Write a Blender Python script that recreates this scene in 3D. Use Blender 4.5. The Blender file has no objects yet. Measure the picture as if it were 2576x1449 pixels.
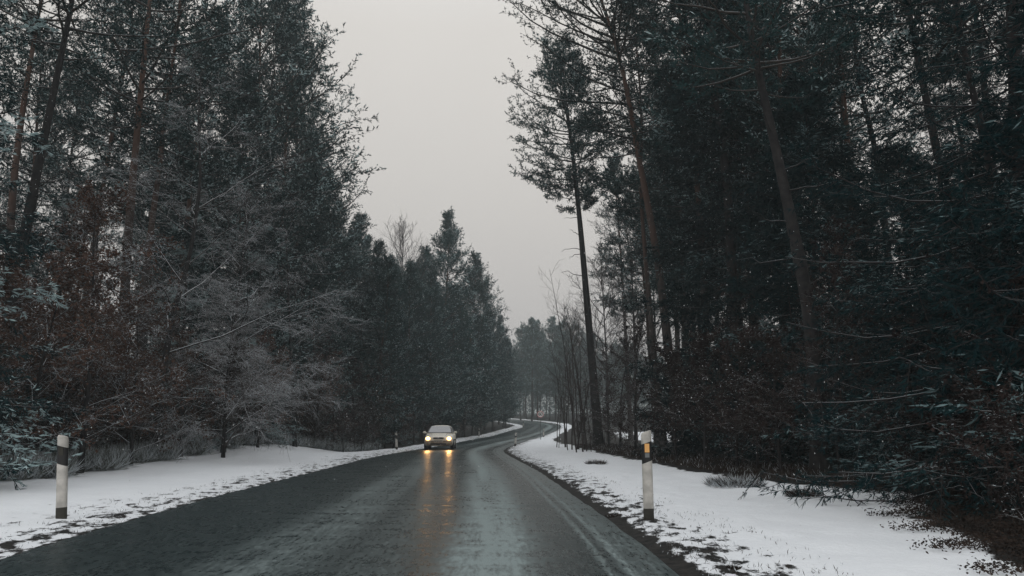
import bpy, math, random
import numpy as np
from mathutils import Vector
R_ = math.radians
rng = np.random.default_rng(7); random.seed(7)
S = bpy.context.scene
# ------------------------------------------------------------------ camera
H_CAM = 1.2
cam_d = bpy.data.cameras.new('camera'); cam = bpy.data.objects.new('camera', cam_d)
S.collection.objects.link(cam); S.camera = cam
PITCH = 10.81
cam.location = (0, 0, H_CAM); cam.rotation_euler = (R_(90 + PITCH), 0, 0)
cam_d.sensor_width = 36; cam_d.lens = 26.02; cam_d.clip_start = .05; cam_d.clip_end = 3000
# ------------------------------------------------------------------ sky: overcast
W = bpy.data.worlds.new('World'); S.world = W; W.use_nodes = True
nt = W.node_tree; nt.nodes.clear()
def N(t, ty, **k):
    n = t.nodes.new(ty)
    for a, b in k.items():
        if a == 'inp':
            for kk, v in b.items(): n.inputs[kk].default_value = v
        else: setattr(n, a, b)
    return n
SUN_EL, SUN_ROT = 28, 200
sky = N(nt, 'ShaderNodeTexSky', sky_type='NISHITA', sun_disc=False, sun_elevation=R_(SUN_EL), sun_rotation=R_(SUN_ROT), dust_density=4, air_density=1)
hs = N(nt, 'ShaderNodeHueSaturation', inp={'Saturation': .15})
b1 = N(nt, 'ShaderNodeBackground', inp={'Strength': .006}); nt.links.new(sky.outputs[0], hs.inputs['Color']); nt.links.new(hs.outputs[0], b1.inputs[0])
tc = N(nt, 'ShaderNodeTexCoord'); sx = N(nt, 'ShaderNodeSeparateXYZ'); nt.links.new(tc.outputs['Generated'], sx.inputs[0])
rp = N(nt, 'ShaderNodeValToRGB')
cr = rp.color_ramp
cr.elements[0].position = 0; cr.elements[0].color = (.395, .378, .375, 1)
cr.elements[1].position = 1; cr.elements[1].color = (.98, 1.02, 1.06, 1)
for p_, c_ in ((.12, (.43, .412, .402, 1)), (.28, (.51, .49, .468, 1)), (.5, (.59, .568, .54, 1))):
    e = cr.elements.new(p_); e.color = c_
nt.links.new(sx.outputs[2], rp.inputs[0])
nz = N(nt, 'ShaderNodeTexNoise', inp={'Scale': 1.6, 'Detail': 3, 'Roughness': .5}); nt.links.new(tc.outputs['Generated'], nz.inputs['Vector'])
mr = N(nt, 'ShaderNodeMapRange', inp={'To Min': .92, 'To Max': 1.08}); nt.links.new(nz.outputs[0], mr.inputs[0])
b2 = N(nt, 'ShaderNodeBackground'); nt.links.new(rp.outputs[0], b2.inputs[0]); nt.links.new(mr.outputs[0], b2.inputs[1])
ad = N(nt, 'ShaderNodeAddShader'); nt.links.new(b1.outputs[0], ad.inputs[0]); nt.links.new(b2.outputs[0], ad.inputs[1])
wo = N(nt, 'ShaderNodeOutputWorld'); nt.links.new(ad.outputs[0], wo.inputs[0])
sd = bpy.data.lights.new('sun', 'SUN'); sd.energy = .25; sd.angle = R_(40); sd.color = (1, .97, .93)
so = bpy.data.objects.new('sun', sd); S.collection.objects.link(so); so.rotation_euler = (R_(90 - SUN_EL), 0, R_(180 - SUN_ROT))
S.view_settings.view_transform = 'Standard'; S.view_settings.look = 'None'; S.view_settings.exposure = .22; S.view_settings.gamma = 1
S.render.engine = 'CYCLES'
S.cycles.max_bounces = 5; S.cycles.diffuse_bounces = 2; S.cycles.volume_bounces = 0; S.cycles.transparent_max_bounces = 8
HAZE = .0015
# ------------------------------------------------------------------ helpers
def at(px, py, d):
    """point seen at photo coordinate (2576 wide) at forward distance d"""
    a = (px - 1288) / 1862; b = (724.5 - py) / 1862; p = R_(PITCH)
    Y = math.cos(p) - b * math.sin(p); Z = math.sin(p) + b * math.cos(p)
    return np.array([a * d / Y, d, H_CAM + Z * d / Y])
def link(o, parent=None):
    S.collection.objects.link(o)
    if parent is not None: o.parent = parent
    return o
def tag(o, label=None, cat=None, group=None, kind=None):
    if label: o['label'] = label
    if cat: o['category'] = cat
    if group: o['group'] = group
    if kind: o['kind'] = kind
    return o
def thing(name, label, cat, loc=(0, 0, 0), rz=0, group=None):
    o = bpy.data.objects.new(name, None); link(o); o.location = loc; o.rotation_euler.z = rz
    return tag(o, label, cat, group)
class MB:
    def __init__(s): s.V = []; s.n = 0; s.F = []      # F: (array[k,3or4], mat, smooth)
    def add(s, V, F, mat=0, smooth=False):
        V = np.asarray(V, float).reshape(-1, 3); F = np.asarray(F, int)
        if len(V) == 0 or len(F) == 0: return
        s.V.append(V); s.F.append((F + s.n, mat, smooth)); s.n += len(V)
    def mesh(s, name, mats):
        me = bpy.data.meshes.new(name)
        V = np.concatenate(s.V); me.vertices.add(len(V)); me.vertices.foreach_set('co', V.ravel())
        lv = np.concatenate([f.ravel() for f, m, q in s.F]); tot = np.concatenate([np.full(len(f), f.shape[1]) for f, m, q in s.F])
        st = np.concatenate([[0], np.cumsum(tot)[:-1]])
        me.loops.add(len(lv)); me.loops.foreach_set('vertex_index', lv.astype('i'))
        me.polygons.add(len(tot)); me.polygons.foreach_set('loop_start', st.astype('i')); me.polygons.foreach_set('loop_total', tot.astype('i'))
        me.polygons.foreach_set('material_index', np.concatenate([np.full(len(f), m) for f, m, q in s.F]).astype('i'))
        me.polygons.foreach_set('use_smooth', np.concatenate([np.full(len(f), q) for f, m, q in s.F]).astype(bool))
        for m in mats: me.materials.append(m)
        me.update(calc_edges=True); me.validate(); return me
    def build(s, name, mats, parent=None):
        return link(bpy.data.objects.new(name, s.mesh(name, mats)), parent)
    def box(s, c, h, mat=0, rot=0):
        x, y, z = h; v = np.array([[i, j, k] for i in (-x, x) for j in (-y, y) for k in (-z, z)], float)
        if rot: ca, sa = math.cos(rot), math.sin(rot); v = np.stack([v[:, 0]*ca - v[:, 1]*sa, v[:, 0]*sa + v[:, 1]*ca, v[:, 2]], 1)
        s.add(v + np.array(c), [[0, 1, 3, 2], [4, 6, 7, 5], [0, 4, 5, 1], [2, 3, 7, 6], [0, 2, 6, 4], [1, 5, 7, 3]], mat)
    def loft(s, rings, mat=0, smooth=True, caps=True):
        rings = np.asarray(rings, float); n, m = rings.shape[:2]
        i = np.arange(n - 1)[:, None] * m; j = np.arange(m)[None]; j2 = (j + 1) % m
        F = np.stack([i + j, i + j2, i + m + j2, i + m + j], -1).reshape(-1, 4)
        s.add(rings, F, mat, smooth)
        if caps:
            for r in (rings[0][::-1], rings[-1]):
                c = r.mean(0); V = np.vstack([r, c]); s.add(V, [[k, (k + 1) % m, m] for k in range(m)], mat)
def unit(v): return v / (np.linalg.norm(v, axis=-1, keepdims=True) + 1e-9)
def tubes(mb, P, Rr, sides=4, mat=0):
    """P (n,k,3), Rr (n,k)"""
    P = np.asarray(P, float); Rr = np.asarray(Rr, float)
    n, k = P.shape[:2]
    if n == 0: return
    T = unit(np.gradient(P, axis=1))
    ref = np.where(np.abs(T[:, :1, 2:]) > .8, np.array([[[1., 0, 0]]]), np.array([[[0, 0, 1.]]]))
    A = unit(np.cross(T, np.broadcast_to(ref, T.shape))); B = np.cross(T, A)
    th = np.arange(sides) * 2 * math.pi / sides
    V = P[:, :, None] + Rr[:, :, None, None] * (np.cos(th)[:, None] * A[:, :, None] + np.sin(th)[:, None] * B[:, :, None])
    i = (np.arange(n)[:, None, None] * k + np.arange(k - 1)[None, :, None]) * sides; j = np.arange(sides)[None, None]; j2 = (j + 1) % sides
    F = np.stack([i + j, i + j2, i + sides + j2, i + sides + j], -1).reshape(-1, 4)
    mb.add(V, F, mat, True)
def grow(Sx, D, L, k=4, curve=0., wob=.06, droop=0.):
    n = len(Sx); t = np.linspace(0, 1, k)[None, :, None]; L = np.asarray(L)[:, None, None]
    P = Sx[:, None] + D[:, None] * L * t
    P = P + np.array([0, 0, 1.]) * (curve * t**2 - droop * t * (1 - .35 * t)) * L
    w = rng.normal(0, 1, (n, k, 3)) * wob * L * t
    return P + np.cumsum(w, 1) * .5
def kids(P, nper, t0=.3, t1=1., ang=50, flat=.3, jit=.3):
    """children starts/directions from parent polylines; returns S,D,parent,t"""
    n, k = P.shape[:2]
    t = t0 + (t1 - t0) * ((np.arange(nper) + rng.random((n, nper))) / nper); x = t * (k - 1); i = np.minimum(x.astype(int), k - 2); f = (x - i)[..., None]
    I = np.arange(n)[:, None]; A = P[I, i]; B = P[I, i + 1]; Sx = A * (1 - f) + B * f; T = unit(B - A)
    q = unit(rng.normal(0, 1, T.shape) * np.array([1, 1, flat])); q = unit(q - (q * T).sum(-1, keepdims=True) * T)
    a = np.radians(ang) * (1 + rng.uniform(-jit, jit, t.shape))[..., None]
    D = unit(T * np.cos(a) + q * np.sin(a))
    return Sx.reshape(-1, 3), D.reshape(-1, 3), np.repeat(np.arange(n), nper), t.ravel()
def blades(mb, C, D, L, wd, mat):
    n = len(C)
    if n == 0: return
    q = unit(np.cross(D, rng.normal(0, 1, (n, 3)))); L = np.broadcast_to(np.asarray(L, float), (n,))[:, None]; wd = np.broadcast_to(np.asarray(wd, float), (n,))[:, None]
    m = C + D * L * .45
    V = np.stack([C, m + q * wd * .5, C + D * L, m - q * wd * .5], 1)
    mb.add(V, np.arange(n * 4).reshape(n, 4), mat)
def pads(mb, C, size, mat):
    """little snow pads lying roughly level"""
    n = len(C)
    if n == 0: return
    a = rng.random(n) * 6.28; u = np.stack([np.cos(a), np.sin(a), rng.normal(0, .25, n)], 1); v = np.stack([-np.sin(a), np.cos(a), rng.normal(0, .25, n)], 1)
    s = size * rng.uniform(.5, 1.3, (n, 1))
    V = np.stack([C + u * s, C + v * s * .45, C - u * s, C - v * s * .45], 1); mb.add(V, np.arange(n * 4).reshape(n, 4), mat)
# ------------------------------------------------------------------ materials
def mat(name, col, rough=.8, spec=.3, var=0., vscale=3., col2=None, metal=0, bump=0., bscale=20., objvar=0.):
    m = bpy.data.materials.new(name); m.use_nodes = True; t = m.node_tree; b = t.nodes['Principled BSDF']
    b.inputs['Roughness'].default_value = rough; b.inputs['Specular IOR Level'].default_value = spec; b.inputs['Metallic'].default_value = metal
    tc = N(t, 'ShaderNodeTexCoord'); nz = N(t, 'ShaderNodeTexNoise', inp={'Scale': vscale, 'Detail': 4}); t.links.new(tc.outputs['Object'], nz.inputs['Vector'])
    c2 = col2 if col2 else tuple(c * (1 - var) for c in col)
    r = N(t, 'ShaderNodeValToRGB'); r.color_ramp.elements[0].position = .35; r.color_ramp.elements[1].position = .65
    r.color_ramp.elements[0].color = (*c2, 1); r.color_ramp.elements[1].color = (*col, 1); t.links.new(nz.outputs[0], r.inputs[0])
    out = r.outputs[0]
    if objvar:
        oi = N(t, 'ShaderNodeObjectInfo'); h = N(t, 'ShaderNodeHueSaturation'); mr = N(t, 'ShaderNodeMapRange', inp={'To Min': 1 - objvar, 'To Max': 1 + objvar})
        t.links.new(oi.outputs['Random'], mr.inputs[0]); t.links.new(mr.outputs[0], h.inputs['Value']); t.links.new(out, h.inputs['Color']); out = h.outputs[0]
    t.links.new(out, b.inputs['Base Color'])
    if bump:
        n2 = N(t, 'ShaderNodeTexNoise', inp={'Scale': bscale, 'Detail': 5}); t.links.new(tc.outputs['Object'], n2.inputs['Vector'])
        bp = N(t, 'ShaderNodeBump', inp={'Strength': bump, 'Distance': .03}); t.links.new(n2.outputs[0], bp.inputs['Height']); t.links.new(bp.outputs[0], b.inputs['Normal'])
    return m
def snowy(name, col, col2, amount=.25, z_red=None, rough=.9, nscale=6.):
    """bark with snow lying on whatever faces up; z_red: bark turns orange above that height"""
    m = mat(name, col, rough, .2, col2=col2, vscale=nscale, bump=.6, bscale=14, objvar=.25); t = m.node_tree; b = t.nodes['Principled BSDF']
    base = b.inputs['Base Color'].links[0].from_socket
    ge = N(t, 'ShaderNodeNewGeometry'); sp = N(t, 'ShaderNodeSeparateXYZ')
    if z_red:
        tc = N(t, 'ShaderNodeTexCoord'); s2 = N(t, 'ShaderNodeSeparateXYZ'); t.links.new(tc.outputs['Object'], s2.inputs[0])
        n3 = N(t, 'ShaderNodeTexNoise', inp={'Scale': 2., 'Detail': 4}); t.links.new(tc.outputs['Object'], n3.inputs['Vector'])
        a = N(t, 'ShaderNodeMath', operation='MULTIPLY_ADD', inp={1: 6., 2: -3.}); t.links.new(n3.outputs[0], a.inputs[0])
        a2 = N(t, 'ShaderNodeMath', operation='ADD'); t.links.new(a.outputs[0], a2.inputs[0]); t.links.new(s2.outputs[2], a2.inputs[1])
        mr = N(t, 'ShaderNodeMapRange', inp={'From Min': z_red - 2, 'From Max': z_red + 3}); t.links.new(a2.outputs[0], mr.inputs[0])
        mx = N(t, 'ShaderNodeMix', data_type='RGBA'); mx.inputs['B'].default_value = (.082, .047, .035, 1)
        t.links.new(mr.outputs[0], mx.inputs['Factor']); t.links.new(base, mx.inputs['A']); base = mx.outputs['Result']
    t.links.new(ge.outputs['Normal'], sp.inputs[0])
    mr = N(t, 'ShaderNodeMapRange', inp={'From Min': 1 - amount - .12, 'From Max': 1 - amount + .12}); t.links.new(sp.outputs[2], mr.inputs[0])
    mx = N(t, 'ShaderNodeMix', data_type='RGBA'); mx.inputs['B'].default_value = (.60, .64, .67, 1)
    t.links.new(mr.outputs[0], mx.inputs['Factor']); t.links.new(base, mx.inputs['A']); t.links.new(mx.outputs['Result'], b.inputs['Base Color'])
    return m
M = {}
M['bark'] = snowy('pine_bark', (.055, .046, .042), (.025, .021, .021), .13, z_red=9.)
M['barkd'] = snowy('dark_bark', (.032, .029, .029), (.014, .014, .015), .06)
M['twig'] = snowy('snowy_twig', (.07, .058, .055), (.04, .034, .033), .56)
M['twigd'] = snowy('bare_twig', (.06, .048, .044), (.035, .03, .03), .2)
M['twigc'] = snowy('crown_twig', (.05, .042, .036), (.03, .026, .024), .06)
M['barkc'] = snowy('dark_conifer_bark', (.03, .026, .026), (.016, .015, .016), .03)
M['needle'] = mat('pine_needles', (.018, .052, .052), .8, .12, col2=(.008, .027, .029), vscale=.7, objvar=.3)
M['needled'] = mat('spruce_needles', (.006, .026, .029), .85, .06, col2=(.003, .013, .016), vscale=.8, objvar=.25)
M['snow'] = mat('branch_snow', (.55, .60, .63), .9, .1, var=.2, vscale=4)
M['frost'] = mat('frosted_needles', (.38, .50, .51), .9, .1, var=.35, vscale=3)
M['frostd'] = mat('frosted_spruce_needles', (.15, .22, .23), .9, .1, var=.35, vscale=3)
M['leaf'] = mat('brown_leaves', (.12, .068, .049), .85, .1, col2=(.055, .034, .028), vscale=1.6, objvar=.3)
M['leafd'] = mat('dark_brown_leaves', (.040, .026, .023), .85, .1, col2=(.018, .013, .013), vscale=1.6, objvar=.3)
M['grass'] = mat('frosted_grass', (.15, .16, .14), .9, .1, col2=(.05, .055, .048), vscale=1.2)
M['litter'] = mat('leaf_litter', (.05, .035, .028), .9, .1, col2=(.02, .016, .014), vscale=3)
M['needle_hazed'] = mat('haze_paled_needles', (.07, .105, .10), .8, .1, col2=(.035, .065, .065), vscale=.6, objvar=.3)  # needle colour lightened: part of the distance haze is painted into it
# ------------------------------------------------------------------ the road's line and the lie of the land
EY = np.array([-30, 0, 6.5, 10, 13.4, 16.7, 22, 30, 34.3, 40.4, 48.5, 55, 62, 75, 84, 94, 106, 115, 122, 130, 140, 150, 160, 180, 220, 300])
EL = np.array([-3.6, -4.4, -4.7, -5.08, -5.35, -5.47, -5.65, -5.98, -6.08, -5.9, -5.55, -5.3, -4.95, -4.35, -3.8, -2.5, -.7, 1.5, 2.0, 1.2, -.8, -3.2, -6.0, -12, -26, -60])
RY = np.array([-30, 0, 6.5, 10, 13.3, 18, 22.5, 30, 36, 40, 44, 50, 58, 65, 77, 86, 95, 101, 108, 115, 122, 130, 140, 150, 160, 180, 220, 300])
ER = np.array([1.5, 1.4, 1.38, 1.32, 1.15, .96, .74, .2, -.22, -.44, -.5, -.36, .12, .58, 1.65, 2.7, 3.85, 4.9, 6.1, 7.2, 7.8, 7.5, 6.1, 4.3, 1.9, -4, -18, -50])
ZY = np.array([-30, 60, 70, 80, 90, 95, 100, 106, 115, 122, 130, 145, 160, 180, 220, 300, 600])
ZZ = np.array([0, 0, .08, .15, .28, .4, .6, .86, 1.41, 1.72, 2.04, 2.6, 3.1, 3.8, 4.8, 6, 8])
def smooth_interp(y, X, Y):
    k = 1.6; return (np.interp(y - k, X, Y) + np.interp(y, X, Y) * 2 + np.interp(y + k, X, Y)) / 4
def eL(y): return smooth_interp(y, EY, EL)
def eR(y): return smooth_interp(y, RY, ER)
def z0(y): return smooth_interp(y, ZY, ZZ)
def sst(a, b, x): t = np.clip((x - a) / (b - a), 0, 1); return t * t * (3 - 2 * t)
_ph = rng.random((40, 2)) * 6.28; _fr = rng.normal(0, 1, (40, 2))
def fbm(x, y, s):
    r = 0
    for i in range(40):
        w = s * (1 + i * .18); r = r + np.sin(_fr[i, 0] * w * x + _ph[i, 0]) * np.cos(_fr[i, 1] * w * y + _ph[i, 1]) / (1 + .18 * i)
    return r / 5
def tz(x, y, fine=True):
    x = np.asarray(x, float); y = np.asarray(y, float)
    dl = eL(y) - x; dr = x - eR(y); d = np.maximum(dl, dr)
    z = z0(y) + 0 * x
    side = np.where(dr > dl, 1., 0.)
    bank = sst(0, .45, d) * .055 + sst(.2, 1.6, d) * .05
    z = z + np.where(d > 0, bank, -.06 * sst(0, -.15, d) - 0.0)
    # left: snow mound that ends at y 30, then a shallow ditch
    z = z + (1 - side) * (.46 * np.exp(-((x + 11.2) / 2.4)**2 - ((y - 33) / 9)**2) - .35 * np.exp(-((x + 9.2) / 1.6)**2 - ((y - 50) / 13)**2))
    z = z + (1 - side) * sst(7, 30, dl) * .6
    # right: gentle swell under the trees, open field rising far behind
    z = z + side * (.14 * sst(2.5, 6, dr) * (1 + .6 * fbm(x, y, .8)) * (y < 200) + sst(14, 90, dr) * 2.2)
    far = sst(30, 160, d); z = z * (1 - far) + far * (2.8 + z0(y) * .5)
    if fine:
        z = z + sst(.3, 1.5, d) * (.05 * fbm(x, y, 1.3) + .022 * fbm(x + 50, y, 4) + .009 * fbm(x, y + 9, 11) * (y < 60)) + sst(.02, .2, d) * .012 * fbm(x, y, 9) * (y < 60)
    return z
def gz(x, y): return float(tz(x, y))
def grid_mesh(xs, ys, zf):
    X, Y = np.meshgrid(xs, ys); Z = zf(X, Y); V = np.stack([X, Y, Z], -1).reshape(-1, 3); nx, ny = len(xs), len(ys)
    i = (np.arange(ny - 1)[:, None] * nx + np.arange(nx - 1)[None]); F = np.stack([i, i + 1, i + nx + 1, i + nx], -1).reshape(-1, 4)
    mb = MB(); mb.add(V, F, 0, True); return mb, X, Y
def graded(lim):
    out = [lim[0][0]]
    for a, b, s in lim: n = max(1, round((b - a) / s)); out += list(np.linspace(a, b, n + 1)[1:])
    return np.array(out)
xs = graded([(-600, -100, 50), (-100, -40, 6), (-40, -14, 1), (-14, -7, .2), (-7, -3, .07), (-3, 0, .12), (0, 3.2, .07), (3.2, 12, .16), (12, 40, 1), (40, 100, 6), (100, 600, 50)])
ys = graded([(-30, 0, 3), (0, 5, .5), (5, 22, .1), (22, 45, .2), (45, 70, .5), (70, 200, 1), (200, 300, 10), (300, 1400, 100)])
def attr_float(me, name, vals):
    a = me.attributes.new(name, 'FLOAT', 'POINT'); a.data.foreach_set('value', np.asarray(vals, 'f').ravel())
mb, X, Y = grid_mesh(xs, ys, tz)
def ground_mat():
    m = bpy.data.materials.new('snowy_ground'); m.use_nodes = True; t = m.node_tree; b = t.nodes['Principled BSDF']; b.inputs['Roughness'].default_value = .8; b.inputs['Specular IOR Level'].default_value = .2
    L = t.links.new
    tc = N(t, 'ShaderNodeTexCoord'); dv = N(t, 'ShaderNodeAttribute', attribute_name='verge'); fo = N(t, 'ShaderNodeAttribute', attribute_name='forest')
    mp = N(t, 'ShaderNodeMapping'); mp.inputs['Scale'].default_value = (1, .45, 1); L(tc.outputs['Object'], mp.inputs[0])
    n1 = N(t, 'ShaderNodeTexNoise', inp={'Scale': 5.5, 'Detail': 8, 'Roughness': .68}); L(mp.outputs[0], n1.inputs['Vector'])
    n2 = N(t, 'ShaderNodeTexNoise', inp={'Scale': 1.1, 'Detail': 8, 'Roughness': .7}); L(tc.outputs['Object'], n2.inputs['Vector'])
    def math_(op, a, b_, c=None):
        q = N(t, 'ShaderNodeMath', operation=op)
        for i, v in enumerate((a, b_, c)):
            if v is None: continue
            if isinstance(v, (int, float)): q.inputs[i].default_value = v
            else: L(v, q.inputs[i])
        return q.outputs[0]
    # bare dirt/grass where verge value + noise is low
    v = math_('ADD', dv.outputs['Fac'], math_('MULTIPLY_ADD', n1.outputs[0], 2.6, -1.3))
    mr = N(t, 'ShaderNodeMapRange', inp={'From Min': .26, 'From Max': .40}); L(v, mr.inputs[0]); snow1 = mr.outputs[0]
    v2 = math_('ADD', fo.outputs['Fac'], math_('MULTIPLY_ADD', n2.outputs[0], 1.3, -.65))
    mr2 = N(t, 'ShaderNodeMapRange', inp={'From Min': .44, 'From Max': .56, 'To Min': 1, 'To Max': 0}); L(v2, mr2.inputs[0])
    fac = math_('MULTIPLY', snow1, mr2.outputs[0])
    r = N(t, 'ShaderNodeValToRGB'); r.color_ramp.elements[0].color = (.008, .009, .009, 1); r.color_ramp.elements[1].color = (.034, .031, .028, 1); r.color_ramp.elements[0].position = .35; r.color_ramp.elements[1].position = .7
    n3 = N(t, 'ShaderNodeTexNoise', inp={'Scale': 9, 'Detail': 6}); L(tc.outputs['Object'], n3.inputs['Vector']); L(n3.outputs[0], r.inputs[0])
    r2 = N(t, 'ShaderNodeValToRGB'); r2.color_ramp.elements[0].color = (.74, .77, .80, 1); r2.color_ramp.elements[1].color = (.88, .90, .93, 1); L(n2.outputs[0], r2.inputs[0])
    mx = N(t, 'ShaderNodeMix', data_type='RGBA'); L(fac, mx.inputs['Factor']); L(r.outputs[0], mx.inputs['A']); L(r2.outputs[0], mx.inputs['B']); L(mx.outputs['Result'], b.inputs['Base Color'])
    n4 = N(t, 'ShaderNodeTexNoise', inp={'Scale': 14, 'Detail': 6, 'Roughness': .6}); L(tc.outputs['Object'], n4.inputs['Vector'])
    bh = math_('ADD', math_('MULTIPLY', fac, .8), math_('MULTIPLY', n4.outputs[0], .5))
    bp = N(t, 'ShaderNodeBump', inp={'Strength': .8, 'Distance': .05}); L(bh, bp.inputs['Height']); L(bp.outputs[0], b.inputs['Normal'])
    return m
g_o = mb.build('snowy_ground', [ground_mat()]); tag(g_o, kind='structure')
dl = eL(Y) - X; dr = X - eR(Y); rt = dr > dl; d = np.where(rt, dr, dl)
pat = fbm(X, Y, 2.2)
verge = np.where(rt, -.35 + sst(.04, .30, d) * .75 + sst(.42, 1.5, d) * .55, -.05 + sst(-.05, .10, d) * .5 + sst(.10, 2.0, d) * .42) + .2 * pat
verge = np.where(d > 2.2, 1.2, verge)
# under the trees: litter.  left line follows the forest edge, right line a strip of wood with a field behind
fl = np.interp(Y, [0, 15, 20, 30, 38, 44, 60, 80, 300], [5.7, 5.7, 5.7, 5.7, 5.0, 1.9, 1.7, 1.6, 1.4])
left_f = sst(fl - .5, fl + .5, dl + .35 * fbm(X, Y, 1.)) * (1 - sst(150, 200, dl))
fr = np.interp(Y, [0, 6, 7.5, 9.5, 12, 14, 17, 22, 30, 40, 50, 70, 100, 200], [1.9, 2.6, 3.1, 3.7, 5.3, 4.6, 3.9, 3.8, 3.9, 4.3, 4.2, 2.8, 2., 2.])
fe = np.interp(Y, [100, 130], [7, 700]); right_f = sst(fr - .4, fr + .4, dr + .5 * fbm(X, Y, 1.2) + .2 * fbm(X, Y, 5)) * (1 - sst(fr + fe - 2, fr + fe + 2, dr))
forest = np.where(rt, right_f, left_f)
attr_float(g_o.data, 'verge', verge); attr_float(g_o.data, 'forest', forest)
# ------------------------------------------------------------------ road
ysr = graded([(-30, 0, 3), (0, 60, .35), (60, 300, 1)]); us = np.linspace(0, 1, 15)
U, YR = np.meshgrid(us, ysr); XR = eL(YR) + (eR(YR) - eL(YR)) * U
jag = .05 * fbm(np.where(U < .5, 0, 40), YR, 3.0)
XR = XR + np.where(U == 0, -.04 + jag, 0) + np.where(U == 1, .03 + jag, 0)
ZR = z0(YR) + .03 * (1 - (2 * U - 1)**2) + .0
mb = MB(); nx = len(us); i = (np.arange(len(ysr) - 1)[:, None] * nx + np.arange(nx - 1)[None])
mb.add(np.stack([XR, YR, ZR], -1), np.stack([i, i + 1, i + nx + 1, i + nx], -1).reshape(-1, 4), 0, True)
def road_mat():
    m = bpy.data.materials.new('wet_asphalt'); m.use_nodes = True; t = m.node_tree; b = t.nodes['Principled BSDF']; L = t.links.new
    u = N(t, 'ShaderNodeAttribute', attribute_name='across'); v = N(t, 'ShaderNodeAttribute', attribute_name='along')
    cx = N(t, 'ShaderNodeCombineXYZ'); L(u.outputs['Fac'], cx.inputs[0]); L(v.outputs['Fac'], cx.inputs[1])
    def noise(sx, sy, sc, det=6, ro=.6):
        mp = N(t, 'ShaderNodeMapping'); mp.inputs['Scale'].default_value = (sx, sy, 1); L(cx.outputs[0], mp.inputs[0])
        n = N(t, 'ShaderNodeTexNoise', inp={'Scale': sc, 'Detail': det, 'Roughness': ro}); L(mp.outputs[0], n.inputs['Vector']); return n.outputs[0]
    def bandat(c, w, s=1.):   # soft band across the road (metres)
        q = N(t, 'ShaderNodeMath', operation='SUBTRACT', inp={1: c}); L(u.outputs['Fac'], q.inputs[0])
        a = N(t, 'ShaderNodeMath', operation='ABSOLUTE'); L(q.outputs[0], a.inputs[0])
        r = N(t, 'ShaderNodeMapRange', interpolation_type='SMOOTHSTEP', inp={'From Min': 0, 'From Max': w, 'To Min': s, 'To Max': 0}); L(a.outputs[0], r.inputs[0]); return r.outputs[0]
    def op(o, a, c, d_=None):
        q = N(t, 'ShaderNodeMath', operation=o)
        for i, vv in enumerate((a, c, d_)):
            if vv is None: continue
            if isinstance(vv, (int, float)): q.inputs[i].default_value = vv
            else: L(vv, q.inputs[i])
        return q.outputs[0]
    def ctr(x, g): return op('MULTIPLY_ADD', x, g, -.5 * g)
    streak = noise(2.6, .10, 1., 8, .62); fine = noise(9., 1.6, 2.2, 8, .8); cross = noise(.7, 2.6, 1., 8, .75); grain = noise(1., .45, 26., 3, .7)
    bands = op('ADD', op('ADD', bandat(-1.55, .7, .9), bandat(-.15, .42, .32)), op('ADD', bandat(-3.6, .8, .3), bandat(-2.6, .5, .12)))
    mod = op('ADD', op('ADD', ctr(streak, 3.6), ctr(fine, 4.2)), op('ADD', ctr(cross, 3.4), .9))
    film = op('MULTIPLY', bands, op('MAXIMUM', mod, 0.))
    lines = op('MULTIPLY', op('MAXIMUM', bandat(-.36, .08), bandat(-.54, .07)), op('MAXIMUM', op('ADD', ctr(fine, 4.), op('ADD', ctr(grain, 3.), .62)), 0.))
    tot = op('ADD', op('ADD', film, op('MULTIPLY', lines, .62)), op('ADD', op('ADD', ctr(fine, .8), ctr(grain, .7)), .07))
    cl = N(t, 'ShaderNodeClamp'); L(tot, cl.inputs[0])
    mx = N(t, 'ShaderNodeMix', data_type='RGBA'); mx.inputs['A'].default_value = (.003, .0125, .0145, 1); mx.inputs['B'].default_value = (.225, .275, .275, 1)
    L(cl.outputs[0], mx.inputs['Factor']); L(mx.outputs['Result'], b.inputs['Base Color'])
    ro = op('ADD', op('MULTIPLY', cl.outputs[0], .35), op('ADD', ctr(cross, .5), op('ADD', ctr(fine, .35), .27))); rc = N(t, 'ShaderNodeClamp', inp={'Min': .14, 'Max': .9}); L(ro, rc.inputs[0]); L(rc.outputs[0], b.inputs['Roughness']); b.inputs['Specular IOR Level'].default_value = .22
    n = noise(1, 1, 60., 3, .6); 
    bp = N(t, 'ShaderNodeBump', inp={'Strength': .6, 'Distance': .008}); L(n, bp.inputs['Height'])
    bp2 = N(t, 'ShaderNodeBump', inp={'Strength': .4, 'Distance': .018}); L(noise(1, .8, 5., 5, .65), bp2.inputs['Height']); L(bp.outputs[0], bp2.inputs['Normal']); L(bp2.outputs[0], b.inputs['Normal'])
    return m
ro = mb.build('road', [road_mat()]); tag(ro, kind='structure')
attr_float(ro.data, 'across', XR - eR(YR)); attr_float(ro.data, 'along', YR)
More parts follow.
